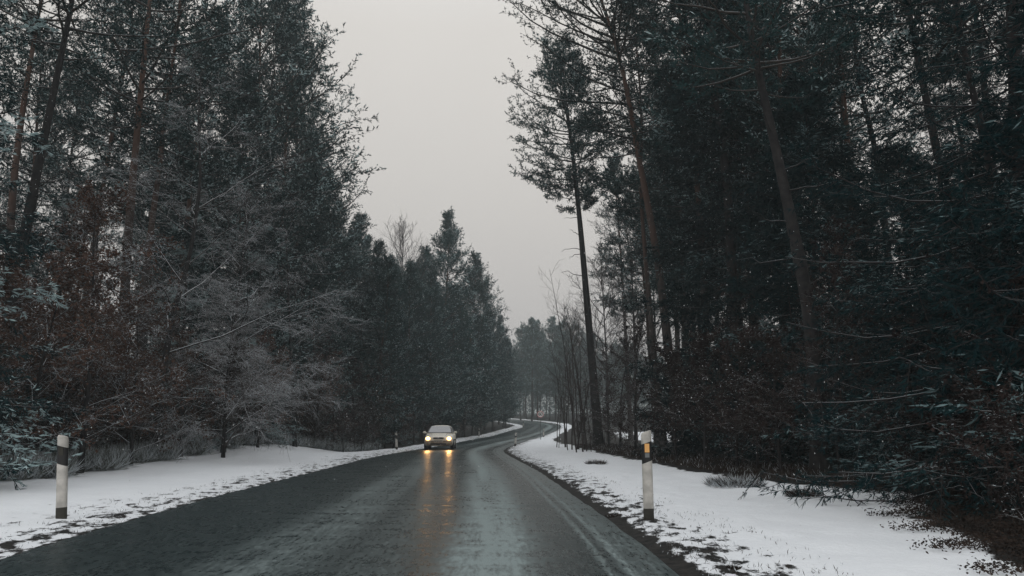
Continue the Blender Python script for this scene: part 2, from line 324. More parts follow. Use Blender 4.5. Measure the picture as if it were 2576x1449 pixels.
# ------------------------------------------------------------------ trees
def branch_radii(n, k, r0, r1): return np.asarray(r0).reshape(-1, 1) * np.linspace(1, r1, k)[None]
def trunk_curve(H, lean=.02, k=12, seed=0):
    r = np.random.default_rng(seed); t = np.linspace(0, 1, k); a = r.random() * 6.28
    w = np.cumsum(r.normal(0, .004, (k, 2)), 0); w -= w[0]
    x = lean * math.cos(a) * t**1.5 + w[:, 0]; y = lean * math.sin(a) * t**1.5 + w[:, 1]
    return np.stack([x * H, y * H, t * H], 1)
def trunk_mb(P, r0, top=.15, sides=10, stubs=6, zt=(.2, .6), flare=1.35, longs=0):
    mb = MB(); k = 28; t = np.linspace(0, 1, k); s = np.linspace(0, 1, len(P)); Q = np.stack([np.interp(t, s, P[:, i]) for i in range(3)], 1)
    for _ in range(2): Q[1:-1] = (Q[:-2] + 2 * Q[1:-1] + Q[2:]) / 4
    rad = r0 * (1 - (1 - top) * t**.9) * (1 + (flare - 1) * np.exp(-t * 35)); rad *= 1 + rng.normal(0, .02, k)
    Q[0, 2] -= .25
    tubes(mb, Q[None], rad[None], sides, 0)
    if stubs:
        Sx, D, _, tt = kids(Q[None], stubs, zt[0], zt[1], 80, .5); L = rng.uniform(.3, 1.1, stubs) * (1 + longs)
        tubes(mb, grow(Sx, D, L, 7, -.05, .16), branch_radii(stubs, 7, r0 * .10 * np.ones(stubs), .3), 4, 0)
    return mb, Q
def prof_pine(t): return np.clip(np.sin(np.clip(t, 0, 1)**.75 * math.pi * .88 + .22), .3, 1)
def pine_crown(Q, cs, R, nb=42, sec=9, tuft=6, blade=6, L=.13, wd=.028, snow=.12, nd=1, asym=(0, 0), droop=0., cone=False, twig=True, sn_low=.0):
    """mats: 0 twig, 1 needles, 2 snow"""
    mb = MB(); t = np.sort(cs + (1 - cs) * rng.random(nb)**(1.25 if cone else 1.1)); tt = (t - cs) / (1 - cs)
    s = np.linspace(0, 1, len(Q)); B = np.stack([np.interp(t, s, Q[:, i]) for i in range(3)], 1)
    az = np.arange(nb) * 2.4 + rng.normal(0, .35, nb)
    pr = (1.02 - tt)**.62 * (.35 + .65 * sst(0, .15, tt)) if cone else prof_pine(tt)
    if cone: pr = pr * rng.uniform(.62, 1.15, nb)
    ln = R * pr * rng.uniform(.62, 1.15, nb) * (1 + asym[0] * np.cos(az) + asym[1] * np.sin(az)) + .25
    el = np.radians(-8 + (76 if cone else 62) * tt**(2. if cone else 1.4) + rng.normal(0, 10, nb))
    D = np.stack([np.cos(az) * np.cos(el), np.sin(az) * np.cos(el), np.sin(el)], 1)
    P = grow(B, D, ln, 6, .22 - droop, .05)
    r = (.012 + .011 * ln); tubes(mb, P, branch_radii(nb, 6, r, .25), 4, 0)
    S2, D2, pi, t2 = kids(P, sec, .25, 1., 48, .35); l2 = ln[pi] * .34 * (1.15 - .6 * t2) * rng.uniform(.6, 1.3, len(pi)) + .15
    P2 = grow(S2, D2, l2, 4, .25 - droop, .07)
    if twig: tubes(mb, P2, branch_radii(len(P2), 4, .008 * np.ones(len(P2)), .4), 3, 0)
    P2 = np.concatenate([P2, P[:, -4:]])
    tt2 = np.concatenate([tt[pi], tt])
    S3, D3, p3, t3 = kids(P2, tuft, .2, 1.05, 38, .6, .6)
    # a tuft = short shoot with blades fanned round it
    n3 = len(S3); l3 = rng.uniform(.6, 1.3, n3) * L
    C = np.repeat(S3 + unit(D3) * 0, blade, 0) + np.repeat(D3, blade, 0) * (rng.random((n3 * blade, 1)) * 1.6 * L)
    Db = unit(np.repeat(D3, blade, 0) + rng.normal(0, .55, (n3 * blade, 3)) + np.array([0, 0, .25 - droop]))
    Lb = np.repeat(l3, blade) * rng.uniform(.7, 1.2, n3 * blade)
    clump = np.sin(C[:, 0] * 2.1 + 3) * np.sin(C[:, 1] * 1.9) * .5 + np.sin(C[:, 2] * 2.6) * .5
    low = np.repeat(1 - tt2[p3], blade)
    top = np.clip(np.repeat(D3[:, 2], blade) + .6, 0, 1)
    bough = (rng.random(len(P2)) < (snow * .9 + sn_low * (1 - tt2)**2 * .9))
    pr_s = np.repeat(np.where(bough[p3], .62, .02), blade) * top * (.7 + .5 * clump)
    is_s = (rng.random(len(C)) < pr_s)
    wd = wd * 1.3
    blades(mb, C[~is_s], Db[~is_s], Lb[~is_s], wd, 1)
    blades(mb, C[is_s] + [0, 0, .02], unit(Db[is_s] * [1, 1, .35]), Lb[is_s], wd * 1.25, 2)
    return mb
def spruce_crown(Q, cs, R, nb=110, sec=9, tuft=8, L=.10, wd=.022, snow=.07, droop=.35, blade=4):
    mb = MB(); t = np.sort(cs + (1 - cs) * rng.random(nb)**1.4 * .985); tt = (t - cs) / (1 - cs); s = np.linspace(0, 1, len(Q))
    B = np.stack([np.interp(t, s, Q[:, i]) for i in range(3)], 1); az = np.arange(nb) * 2.4 + rng.normal(0, .3, nb)
    ln = R * (1.03 - tt)**.75 * rng.uniform(.7, 1.1, nb) + .2; el = np.radians(-18 + 45 * tt + rng.normal(0, 6, nb))
    D = np.stack([np.cos(az) * np.cos(el), np.sin(az) * np.cos(el), np.sin(el)], 1)
    P = grow(B, D, ln, 7, .30, .03, droop); tubes(mb, P, branch_radii(nb, 7, .006 + .005 * ln, .25), 4, 0)
    S2, D2, pi, t2 = kids(P, sec, .12, 1., 55, .12); l2 = ln[pi] * .33 * (1.2 - .75 * t2) * rng.uniform(.6, 1.3, len(pi)) + .12
    P2 = grow(S2, D2, l2, 4, .02, .05, .38); tubes(mb, P2, branch_radii(len(P2), 4, .007 * np.ones(len(P2)), .4), 3, 0)
    P2 = np.concatenate([P2, P[:, -4:]])
    S3, D3, p3, t3 = kids(P2, tuft, .0, 1.05, 45, .35, .5); n3 = len(S3)
    C = np.repeat(S3, blade, 0) + np.repeat(D3, blade, 0) * rng.random((n3 * blade, 1)) * L
    Db = unit(np.repeat(D3, blade, 0) + rng.normal(0, .35, (n3 * blade, 3)) + [0, 0, -.25]); clump = np.sin(C[:, 0] * 2.3 + 1) * np.sin(C[:, 1] * 2.1) + np.sin(C[:, 2] * 2.2)
    is_s = rng.random(len(C)) < snow * (np.clip(clump - .35, 0, 2) * 3.2 + .1); Lb = L * rng.uniform(.8, 1.8, len(C))
    blades(mb, C[~is_s], Db[~is_s], Lb[~is_s], wd, 1); blades(mb, C[is_s] + [0, 0, .025], unit(Db[is_s] * [1, 1, .4]), Lb[is_s], wd * 1.2, 2)
    return mb
def bare_crown(Q, cs, R, nb=18, s2=8, s3=7, s4=0, curve=.1, droop=0., k1=7, el0=35, thick=1., snowpad=0, flat=.5, r1=.010):
    mb = MB(); t = np.linspace(cs, .99, nb); tt = (t - cs) / (1 - cs); s = np.linspace(0, 1, len(Q)); B = np.stack([np.interp(t, s, Q[:, i]) for i in range(3)], 1)
    az = np.arange(nb) * 2.4 + rng.normal(0, .5, nb); ln = R * (1.1 - .75 * tt) * rng.uniform(.6, 1.2, nb); el = np.radians(el0 + 25 * tt + rng.normal(0, 12, nb))
    D = np.stack([np.cos(az) * np.cos(el), np.sin(az) * np.cos(el), np.sin(el)], 1)
    P = grow(B, D, ln, k1, curve, .06, droop); tubes(mb, P, branch_radii(nb, k1, thick * r1 * ln**.8, .25), 5, 0)
    S2, D2, pi, t2 = kids(P, s2, .2, .98, 42, flat); l2 = ln[pi] * .45 * (1.1 - .6 * t2) * rng.uniform(.6, 1.3, len(pi))
    P2 = grow(S2, D2, l2, 6, curve, .08, droop); tubes(mb, P2, branch_radii(len(P2), 6, thick * .009 * np.ones(len(P2)), .4), 4, 0)
    S3, D3, p3, t3 = kids(P2, s3, .2, 1., 40, flat); l3 = l2[p3] * .5 * rng.uniform(.6, 1.3, len(p3))
    P3 = grow(S3, D3, l3, 4, curve, .1, droop); tubes(mb, P3, branch_radii(len(P3), 4, thick * .006 * np.ones(len(P3)), .5), 3, 0)
    last = P3
    if s4:
        S4, D4, p4, t4 = kids(P3, s4, .2, 1., 38, flat); P4 = grow(S4, D4, l3[p4] * .6 * rng.uniform(.6, 1.3, len(p4)), 3, curve, .1, droop)
        tubes(mb, P4, branch_radii(len(P4), 3, thick * .005 * np.ones(len(P4)), .6), 3, 0); last = P4
    return mb, P2, last
def leaves_on(mb, P, n, size, mat_leaf=1, mat_snow=2, snow=.15):
    if n < 1: return
    Sx, D, p, t = kids(P, n, .15, 1.05, 60, .8, .6); Sx = Sx + rng.normal(0, .03, Sx.shape)
    D = unit(D + rng.normal(0, .5, D.shape) + [0, 0, -.35]); s = rng.random(len(Sx)) < snow * (1 + .8 * np.sin(Sx[:, 0] * 3) * np.sin(Sx[:, 1] * 3 + 1) + .5 * np.sin(Sx[:, 2] * 3.5))
    blades(mb, Sx[~s], D[~s], size * rng.uniform(.7, 1.3, (~s).sum()), size * .6, mat_leaf)
    pads(mb, Sx[s] + [0, 0, .02], size * .42, mat_snow)
def mktree(name, label, cat, trunk, crown, tm, cm, loc=(0, 0, 0), group=None, rz=0, sc=1.):
    o = thing(name, label, cat, loc, rz, group); trunk.build('trunk', tm, o); crown.build('crown', cm, o); o.scale = (sc, sc, sc); return o
def dup(o, loc, rz=0, sc=1., label=None, group=None, tilt=0):
    r = o.copy(); S.collection.objects.link(r); r.location = loc; r.rotation_euler = (tilt, 0, rz); r.scale = (sc, sc, sc * random.uniform(.95, 1.05))
    if label: r['label'] = label
    if group: r['group'] = group
    for ch in o.children: c = ch.copy(); S.collection.objects.link(c); c.parent = r
    return r
CM = [M['twigc'], M['needle'], M['frost']]; CD = [M['barkc'], M['needled'], M['frostd']]; CL = [M['twigc'], M['needle_hazed'], M['frost']]
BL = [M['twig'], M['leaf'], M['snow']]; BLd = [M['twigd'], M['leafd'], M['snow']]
def hero(name, label, pts, d, r0, kind='pine', cat='pine tree', tm=None, d2=None, **k):
    """tree whose trunk runs through the measured points; it stands at distance d"""
    P = np.array([at(px, py, d) for px, py in pts]); b = P[0].copy(); b[2] = gz(b[0], b[1]); P[0] = b; L = P - b
    seg = np.r_[0, np.cumsum(np.linalg.norm(np.diff(L, axis=0), axis=1))]; t = np.linspace(0, seg[-1], 14); L = np.stack([np.interp(t, seg, L[:, i]) for i in range(3)], 1)
    stubs = k.pop('stubs', 10); zt = k.pop('zt', (.2, .6)); longs = k.pop('longs', 0); top = k.pop('top', .18); group = k.pop('group', None); cm = k.pop('cm', None)
    tmb, Q = trunk_mb(L, r0, top, 12, stubs, zt, longs=longs)
    if kind == 'pine': c = pine_crown(Q, **k)
    elif kind == 'spruce': c = spruce_crown(Q, **k)
    return mktree(name, label, cat, tmb, c, [tm or M['bark']], cm or CM, tuple(b), group)
# ------- the two or three pines that lead the right side
hero('pine_tree', 'tall slender pine with dark bare trunk standing alone nearest the bend on the right', [(1507, 1130), (1497, 1000), (1480, 800), (1463, 600), (1448, 450), (1430, 300), (1414, 180), (1408, 115)], 44.6, .29, R=3.1, cs=.57, nb=80, sec=10, tuft=10, blade=7, snow=.04, asym=(-.2, 0), tm=M['barkd'], stubs=11, zt=(.3, .6), longs=.6, top=.2, L=.15, wd=.034)
hero('pine_tree', 'thick dark pine leaning far left over the road, its crown cut by the top edge', [(1712, 1150), (1690, 960), (1662, 700), (1632, 520), (1606, 400), (1578, 220), (1541, 80), (1480, -90), (1440, -160)], 32, .24, R=4.0, cs=.52, nb=90, sec=12, tuft=8, blade=7, snow=.05, asym=(-.25, 0), stubs=8, zt=(.3, .5), L=.13, wd=.03)
hero('pine_tree', 'slimmer pine close behind the thick leaning pine, trunk curving upright', [(1672, 1140), (1652, 960), (1632, 750), (1610, 480), (1616, 300), (1600, 100), (1590, 20)], 36, .17, R=2.8, cs=.50, nb=56, sec=10, tuft=7, snow=.05, stubs=8, L=.15, wd=.034)
hero('pine_tree', 'reddish trunked pine just right of the pair of leaning trunks', [(1712, 1128), (1703, 800), (1690, 620), (1664, 400), (1650, 200), (1640, 20)], 45, .19, R=3.0, cs=.44, nb=64, sec=10, tuft=7, snow=.06, L=.16, wd=.036)
hero('pine_tree', 'short narrow pine seen between the lone slender pine and the leaning pair', [(1588, 1112), (1570, 770), (1556, 560), (1545, 440), (1541, 400)], 64, .2, R=2.6, cs=.40, nb=56, tuft=7, snow=.10, cone=True, L=.2, wd=.045)
hero('pine_tree', 'reddish pine trunk rising from behind the dark spruce at the top edge', [(1792, 1165), (1765, 600), (1735, 230), (1705, 0), (1690, -150)], 29, .2, R=3.2, cs=.6, nb=56, sec=11, tuft=8, snow=.05)
hero('pine_tree', 'brown smooth trunk in front of the dark spruces on the right', [(2066, 1212), (2040, 790), (2000, 600), (1958, 400), (1900, 150), (1868, -50), (1840, -260)], 17, .2, R=3.0, cs=.62, nb=44, snow=.05, tm=M['barkd'], stubs=7, zt=(.25, .6), longs=.6)
hero('pine_tree', 'thin pine trunk with a kink under the bright sky gap on the right', [(2262, 1172), (2240, 700), (2205, 365), (2160, 230), (2152, 100), (2135, -60), (2120, -240)], 24, .16, R=3.0, cs=.66, nb=44, snow=.05, tm=M['barkd'], stubs=5)
hero('pine_tree', 'leaning brown trunk among hanging branches near the right edge', [(2480, 1228), (2430, 780), (2396, 560), (2350, 350), (2310, 150), (2270, -60), (2240, -300)], 15.5, .16, R=2.4, cs=.72, nb=24, snow=.06, tm=M['barkd'], stubs=7, longs=.7)
hero('pine_tree', 'dark trunk nearest the upper right corner', [(2620, 1270), (2560, 700), (2500, 450), (2440, 200), (2390, -60)], 12.5, .15, R=2.2, cs=.85, nb=16, tm=M['barkd'], stubs=6, longs=.7)
# ------- spruces on the right
def spruce_at(label, px, d, H, R, **k):
    b = at(px, 1100, d); b[2] = gz(b[0], d); L = trunk_curve(H, .02, seed=abs(int(px))); tmb, Q = trunk_mb(L, H * .010, .1, 8, 0)
    k.setdefault('cs', .06); return mktree('spruce_tree', label, 'spruce tree', tmb, spruce_crown(Q, R=R, **k), [M['barkc']], CD, tuple(b), 'dark spruces crowding the right verge', rz=random.random() * 6)
spruce_at('big black spruce right beside the leaning pine pair', 1868, 25.5, 24, 3.3, nb=210, sec=12, tuft=10, L=.14, wd=.034, snow=.05)
s1 = spruce_at('tall spruce behind the brown smooth trunk', 2085, 21.5, 11.5, 3.1, nb=190, sec=12, tuft=10, L=.13, wd=.03, snow=.07)
s2 = spruce_at('snow dusted spruce under the bright sky gap', 2330, 19, 8.5, 2.9, nb=150, sec=12, tuft=9, L=.11, wd=.024, snow=.12)
s3 = spruce_at('nearest spruce filling the right edge of the view', 2700, 10.5, 17, 3.7, nb=190, sec=14, tuft=11, L=.075, wd=.014, snow=.07, blade=5)
s4 = spruce_at('low young spruce with snowy boughs at the foot of the right edge spruces', 2420, 12.8, 5.5, 1.9, nb=90, sec=12, tuft=9, L=.08, wd=.017, snow=.16, cs=.03)
s5 = spruce_at('frosted spruce leaning in from the left edge, boughs white with snow', -270, 13.5, 15, 2.7, nb=120, sec=12, tuft=9, L=.09, wd=.018, snow=.55, blade=5)
s5['group'] = 'frosted spruces at the left edge'
for c_ in s5.children:
    if c_.name.startswith('crown'): c_.data.materials[2] = M['frost']
for (px, d, src, sc, lb) in ((120, 23, s5, .55, 'small frosted spruce between the thickest leaning trunk and the reddish trunk'), (445, 27, s5, .6, 'small frosted spruce behind the leaning bare tree'), (640, 33, s5, .7, 'frosted spruce at the back of the snow mound'), (900, 52, s5, .8, 'frosted spruce above the brown thicket in the middle of the left row'), (985, 62, s5, .75, 'frosted spruce behind the reflector post left of the car'), (2190, 26, s1, .75, 'spruce standing behind the kinked thin pine'), (1975, 30, s3, 1.25, 'spruce half hidden behind the brown smooth trunk'), (2580, 21, s3, 1.15, 'tall spruce behind the hanging branches at the right edge'), (2500, 30, s3, 1.1, 'spruce deep in the dark wood at the right edge'), (1800, 37, s3, 1.1, 'spruce behind the big black spruce'),
                             (2740, 15.5, s3, 1.1, 'dark tall spruce in the upper right corner'), (2010, 20.5, s4, 1.0, 'knee high to head high young spruce beside the brown smooth trunk'), (2230, 16.5, s4, .85, 'small snowy spruce under the bright sky gap spruce'), (2560, 13.0, s4, 1.25, 'broad young spruce near the right edge'), (2760, 9.5, s4, 1.1, 'young spruce cut by the right edge'), (2940, 8.6, s4, 1.3, 'spruce hanging in from the right edge')):
    b = at(px, 1100, d); dup(src, (b[0], d, gz(b[0], d)), random.random() * 6, sc, lb, 'frosted spruces of the left forest' if src is s5 else None)
# ------- pines of the left forest front row
hero('pine_tree', 'dark leaning pine trunk at the left edge, the thickest there', [(20, 1191), (35, 720), (100, 400), (150, 160), (188, -30), (215, -200)], 20, .21, R=3.0, cs=.72, nb=34, snow=.10, tm=M['barkd'], stubs=9, longs=.8)
hero('pine_tree', 'brown trunked pine just behind the thickest leaning trunk at the left edge', [(5, 1160), (30, 480), (60, 250), (103, 0), (130, -150)], 27, .22, R=3.0, cs=.66, nb=36, snow=.1)
hero('pine_tree', 'reddish straight pine trunk left of the snowy bare trees', [(296, 1169), (318, 640), (343, 350), (375, 20), (395, -180)], 25, .22, R=3.6, cs=.58, nb=46, snow=.10, sn_low=.1, tuft=7)
hero('pine_tree', 'thin reddish pine trunk between the reddish straight trunk and the leaning bare tree', [(352, 1140), (372, 620), (390, 400), (425, 150), (440, 0)], 36, .18, R=3.2, cs=.45, nb=46, snow=.12)
hero('pine_tree', 'pine whose rounded crown stands highest against the sky on the left', [(700, 1131), (702, 900), (708, 600), (718, 350), (738, 180), (745, 105)], 43, .22, R=3.4, cs=.32, nb=70, snow=.06, sn_low=.05, tuft=7, L=.16, wd=.035)
P1 = None
def stock(H, R, cs, seed, **k):
    k['nb'] = int(k.get('nb', 56) * 1.25); k.setdefault('sec', 10); k['tuft'] = k.get('tuft', 6) + 1
    L = trunk_curve(H, .03, seed=seed); k.setdefault('nb', 56); r0 = k.pop('r0', .2); cm = k.pop('cm', CM); tmb, Q = trunk_mb(L, r0, .15, 8, k.pop('stubs', 10), (.15, cs + .1)); c = pine_crown(Q, cs, R, **k)
    o = mktree('pine_tree', 'pine', 'pine tree', tmb, c, [M['bark']], cm); return o
PR = {'a': stock(22, 3.5, .40, 1, snow=.38, sn_low=.4, tuft=6, L=.17, wd=.036), 'b': stock(21, 3.1, .48, 2, snow=.38, sn_low=.3, L=.17, wd=.036, nb=50), 'c': stock(20, 4.0, .22, 3, snow=.34, nb=76, L=.17, wd=.036, sn_low=.35, r0=.18),
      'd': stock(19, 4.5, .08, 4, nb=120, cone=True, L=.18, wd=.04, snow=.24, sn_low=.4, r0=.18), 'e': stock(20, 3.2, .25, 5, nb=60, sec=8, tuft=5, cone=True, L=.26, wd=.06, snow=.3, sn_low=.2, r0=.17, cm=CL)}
used = set()
def plant(k, x, y, sc, label, group, rz=None, tilt=0):
    rz = random.random() * 6.28 if rz is None else rz
    if k in used: return dup(PR[k], (x, y, gz(x, y)), rz, sc, label, group, tilt)
    used.add(k); o = PR[k]; o.location = (x, y, gz(x, y)); o.rotation_euler = (tilt, 0, rz); o.scale = (sc,) * 3; tag(o, label, None, group); return o
# named trees along the left skyline: foot px, distance, top row
def sky_tree(k, px, d, ptop, label, group='pines that make the skyline left of the road'):
    b = at(px, 1100, d); g = gz(b[0], d); top = at(px, ptop, d)[2] - g; H = {'a': 22, 'b': 21, 'c': 20, 'd': 19, 'e': 20}[k] * 1.0; return plant(k, b[0], d, top / H, label, group)
sky_tree('c', 590, 38, -30, 'dense snow dusted pine left of the highest rounded crown')
sky_tree('a', 625, 47, 0, 'pine behind and left of the highest rounded crown')
sky_tree('c', 725, 50, 230, 'pine stepping down right of the highest rounded crown')
sky_tree('d', 770, 54, 375, 'broad dark pine third in the descending skyline')
sky_tree('c', 835, 60, 530, 'low dense pine where the skyline drops steeply')
sky_tree('d', 915, 66, 560, 'pointed dark tree left of the bare treetops on the skyline')
sky_tree('d', 1060, 82, 655, 'small crown peeping left of the pointed tall pine')
sky_tree('d', 1103, 76, 572, 'pointed tall pine standing above the car')
sky_tree('d', 1165, 86, 650, 'pine on the right shoulder of the pointed tall pine')
sky_tree('c', 1205, 95, 700, 'pine in the descending row behind the car')
sky_tree('d', 1240, 104, 760, 'pine near the low end of the descending row')
sky_tree('d', 1272, 117, 812, 'last pine of the left row before the bend')
sky_tree('c', 995, 74, 690, 'dark pine below the bare treetops on the skyline')
# filler left forest: rows behind the front
rr = random.Random(3)
def spot_left(x, y): return x < eL(y) - 2.2
n = 0
for row, (off, step, ks) in enumerate(((4.5, 4.3, 'cd'), (8.5, 5.0, 'acd'), (13.5, 6.0, 'ab'), (20, 7.5, 'abc'), (29, 9, 'ab'))):
    y = 16 + row * 3
    while y < 130:
        near = np.interp(y, [0, 38, 46, 200], [7.5, 6.8, 2.2, 1.2])
        x = float(eL(y)) - near - off + 3 + rr.uniform(-1.3, 1.3)
        yy = y + rr.uniform(-1.2, 1.2); k = rr.choice(ks); px = 1288 + 1862 * x / yy
        if yy < 34 and row < 2: k = 'b' if rr.random() < .7 else 'a'
        sc = rr.uniform(.80, 1.0)
        # stay beneath the skyline the photograph shows
        smax = np.interp(px + 1862 * 3.6 / yy, [300, 640, 700, 800, 860, 900, 940, 985, 1060, 1105, 1160, 1215, 1250, 1300], [-200, -60, 110, 150, 300, 520, 580, 660, 690, 640, 690, 740, 800, 860])
        Hmax = at(px, smax, yy)[2] - gz(x, yy); Hk = {'a': 22, 'b': 21, 'c': 20, 'd': 19}[k]
        sc = min(sc, Hmax / Hk * 1.0)
        if px > -500 and sc > .45 and not (560 < px < 640 and yy < 30) and not (-120 < px < 470 and yy < 27):
            lab = 'tall pine in the near left forest, crown above the top edge' if yy < 38 else ('pine in the dense middle stretch of the left forest' if yy < 75 else 'slim pine in the far left row behind the car')
            plant(k, x, yy, sc, lab, {'t': 'pines of the near left forest', 'p': 'pines of the middle left forest', 's': 'pines of the far left row'}[lab[0]]); n += 1
        y += step * rr.uniform(.8, 1.25) * (1 + y / 120)
for i in range(46):
    y = rr.uniform(20, 100); x = float(eL(y)) - rr.uniform(13, 34); plant('d', x, y, rr.uniform(.30, .55), 'low young pine in the back of the left forest', 'young pines at the back of the left forest')
for i in range(30):
    y = rr.uniform(138, 200); x = rr.uniform(-10, 40)
    if x > eR(y) + 2: plant('e', x, y, rr.uniform(.25, .5), 'low hazy young pine beyond the bend', 'young pines beyond the bend')
# hazy trees past the bend and behind the right field
def far_mass(name, label, n, fx, hmax, size):
    y, x = fx(n); z = tz(x, y, False); top = hmax * (.72 + .28 * np.sin(x * .55 + 2 * np.sin(y * .2)) * np.sin(x * .23 + 1) + .12 * np.sin(x * 1.7)); h = rng.random(n)**.9 * top
    C = np.stack([x, y, z + h], 1); D = unit(rng.normal(0, .6, (n, 3)) + [0, 0, .5]); mb = MB(); s = rng.random(n) < .05
    blades(mb, C[~s], D[~s], size * rng.uniform(.6, 1.5, (~s).sum()), size * .32, 0); blades(mb, C[s], unit(D[s] * [1, 1, .2]), size, size * .3, 1)
    tag(mb.build(name, [M['needle_hazed'], M['frost']]), label, 'far wood', kind='stuff')
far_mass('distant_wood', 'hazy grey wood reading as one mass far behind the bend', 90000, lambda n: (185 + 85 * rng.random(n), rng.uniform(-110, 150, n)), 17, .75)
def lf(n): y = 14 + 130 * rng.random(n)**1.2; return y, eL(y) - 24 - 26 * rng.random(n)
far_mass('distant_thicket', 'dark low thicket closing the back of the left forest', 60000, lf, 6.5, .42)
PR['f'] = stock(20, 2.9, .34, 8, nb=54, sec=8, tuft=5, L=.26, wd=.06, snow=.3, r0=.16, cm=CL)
for i in range(84):
    y = rr.uniform(135, 205); x = rr.uniform(-12, 62)
    if x < eR(y) + 2 and x > eL(y) - 2: continue
    px = 1288 + 1862 * x / y; top = np.interp(px, [1200, 1300, 1340, 1365, 1400, 1450, 1500, 1700, 1900], [870, 842, 805, 850, 818, 835, 850, 880, 860]) + abs(rr.gauss(0, 22))
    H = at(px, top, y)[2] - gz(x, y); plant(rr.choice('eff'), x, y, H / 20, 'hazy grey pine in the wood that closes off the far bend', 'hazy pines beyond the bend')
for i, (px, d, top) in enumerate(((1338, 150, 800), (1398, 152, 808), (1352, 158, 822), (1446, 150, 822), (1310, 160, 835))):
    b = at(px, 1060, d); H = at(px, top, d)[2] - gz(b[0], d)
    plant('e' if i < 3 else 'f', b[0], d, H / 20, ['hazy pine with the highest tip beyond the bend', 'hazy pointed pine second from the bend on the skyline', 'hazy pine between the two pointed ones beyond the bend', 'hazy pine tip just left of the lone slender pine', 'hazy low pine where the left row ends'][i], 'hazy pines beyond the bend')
for i in range(26):   # wood on the right strip, behind the front trees, and across the field
    y = rr.uniform(52, 125); x = float(eR(y)) + rr.uniform(5, 15) + (i % 2) * 2; px = 1288 + 1862 * x / y
    if px < 1730: continue
    plant(rr.choice('ab'), x, y, rr.uniform(.7, .95), 'pine standing back in the right hand wood', 'pines back in the right wood')
for i in range(20):
    y = rr.uniform(24, 50); x = float(eR(y)) + rr.uniform(9, 14)
    if 2190 < 1288 + 1862 * x / y < 2290: continue
    plant(rr.choice('ab'), x, y, rr.uniform(.85, 1.0), 'tall pine behind the dark spruces on the right', 'tall pines behind the right spruces')
# ------- bare broadleaved trees
def bare(label, pts, d, r0, R, cs, tm='twig', name='bare_tree', group=None, **k):
    P = np.array([at(px, py, d) for px, py in pts]); b = P[0].copy(); b[2] = gz(b[0], d); P[0] = b; L = P - b
    tmb, Q = trunk_mb(L, r0, .12, 8, 0); k.setdefault('thick', 1.); mb, P2, last = bare_crown(Q, cs, R, **k)
    return mktree(name, label, 'bare tree', tmb, mb, [M['barkd'] if tm == 'twig' else M[tm]], [M[tm]], tuple(b), group)
bare('leaning bare tree with snow lined branches at the left forest edge', [(385, 1172), (405, 980), (432, 800), (480, 640), (506, 450), (498, 300), (505, 200)], 24, .13, 4.2, .25, nb=18, s2=8, s3=7, s4=3, curve=.02, droop=.05, el0=22, thick=.85)
bare('wide snow laden bare tree in front of the left pines', [(560, 1160), (575, 950), (600, 740), (615, 600), (630, 520)], 27.5, .09, 3.9, .2, nb=18, s2=9, s3=7, s4=3, curve=-.02, droop=.05, el0=28, thick=.9)
bare('low snow white bush tree with countless fine twigs at the left forest edge', [(560, 1168), (565, 1050), (575, 900), (590, 760)], 25.5, .07, 3.4, .08, nb=26, s2=10, s3=8, s4=4, curve=-.1, droop=.05, el0=30, thick=.8)
bare('snow lined bare tree at the foot of the highest rounded pine', [(742, 1131), (735, 950), (728, 800), (722, 640), (715, 520)], 36, .1, 4.2, .15, nb=20, s2=9, s3=8, s4=2, curve=-.2, droop=.1, el0=22, thick=1.)
bare('snowy bare tree left of the leaning bare tree', [(215, 1175), (225, 900), (240, 700), (250, 520)], 23, .09, 3.6, .2, nb=16, s2=8, s3=6, s4=2, curve=-.0, droop=.05, el0=28, thick=.8)
bare('fan shaped bare treetops showing on the left skyline', [(1012, 1105), (1012, 800), (1013, 680), (1014, 590)], 80, .16, 5.0, .45, tm='twigd', nb=22, s2=8, s3=6, curve=.2, el0=50, thick=1.6)
bare('fine bare tree with black twigs behind the lone slender pine', [(1600, 1118), (1598, 900), (1590, 700), (1575, 560)], 55, .14, 6.5, .15, tm='twigd', nb=26, s2=9, s3=7, s4=2, curve=.1, el0=40, thick=1.5)
bare('bare tree crossing behind the lone slender pine trunk', [(1530, 1115), (1528, 950), (1520, 800), (1512, 660)], 60, .12, 5.5, .2, tm='twigd', nb=24, s2=9, s3=6, s4=2, curve=.1, el0=35, thick=1.6)
bare('bare tree filling the gap before the leaning pair', [(1655, 1122), (1650, 900), (1645, 760), (1640, 620)], 50, .12, 5.0, .15, tm='twigd', nb=24, s2=9, s3=7, s4=2, curve=.05, el0=35, thick=1.3)
bare('bare tree among the hazy wood left of the slender pine', [(1440, 1095), (1442, 980), (1440, 880), (1438, 800)], 90, .12, 5.0, .2, tm='twigd', nb=22, s2=8, s3=6, curve=.1, el0=40, thick=1.7)
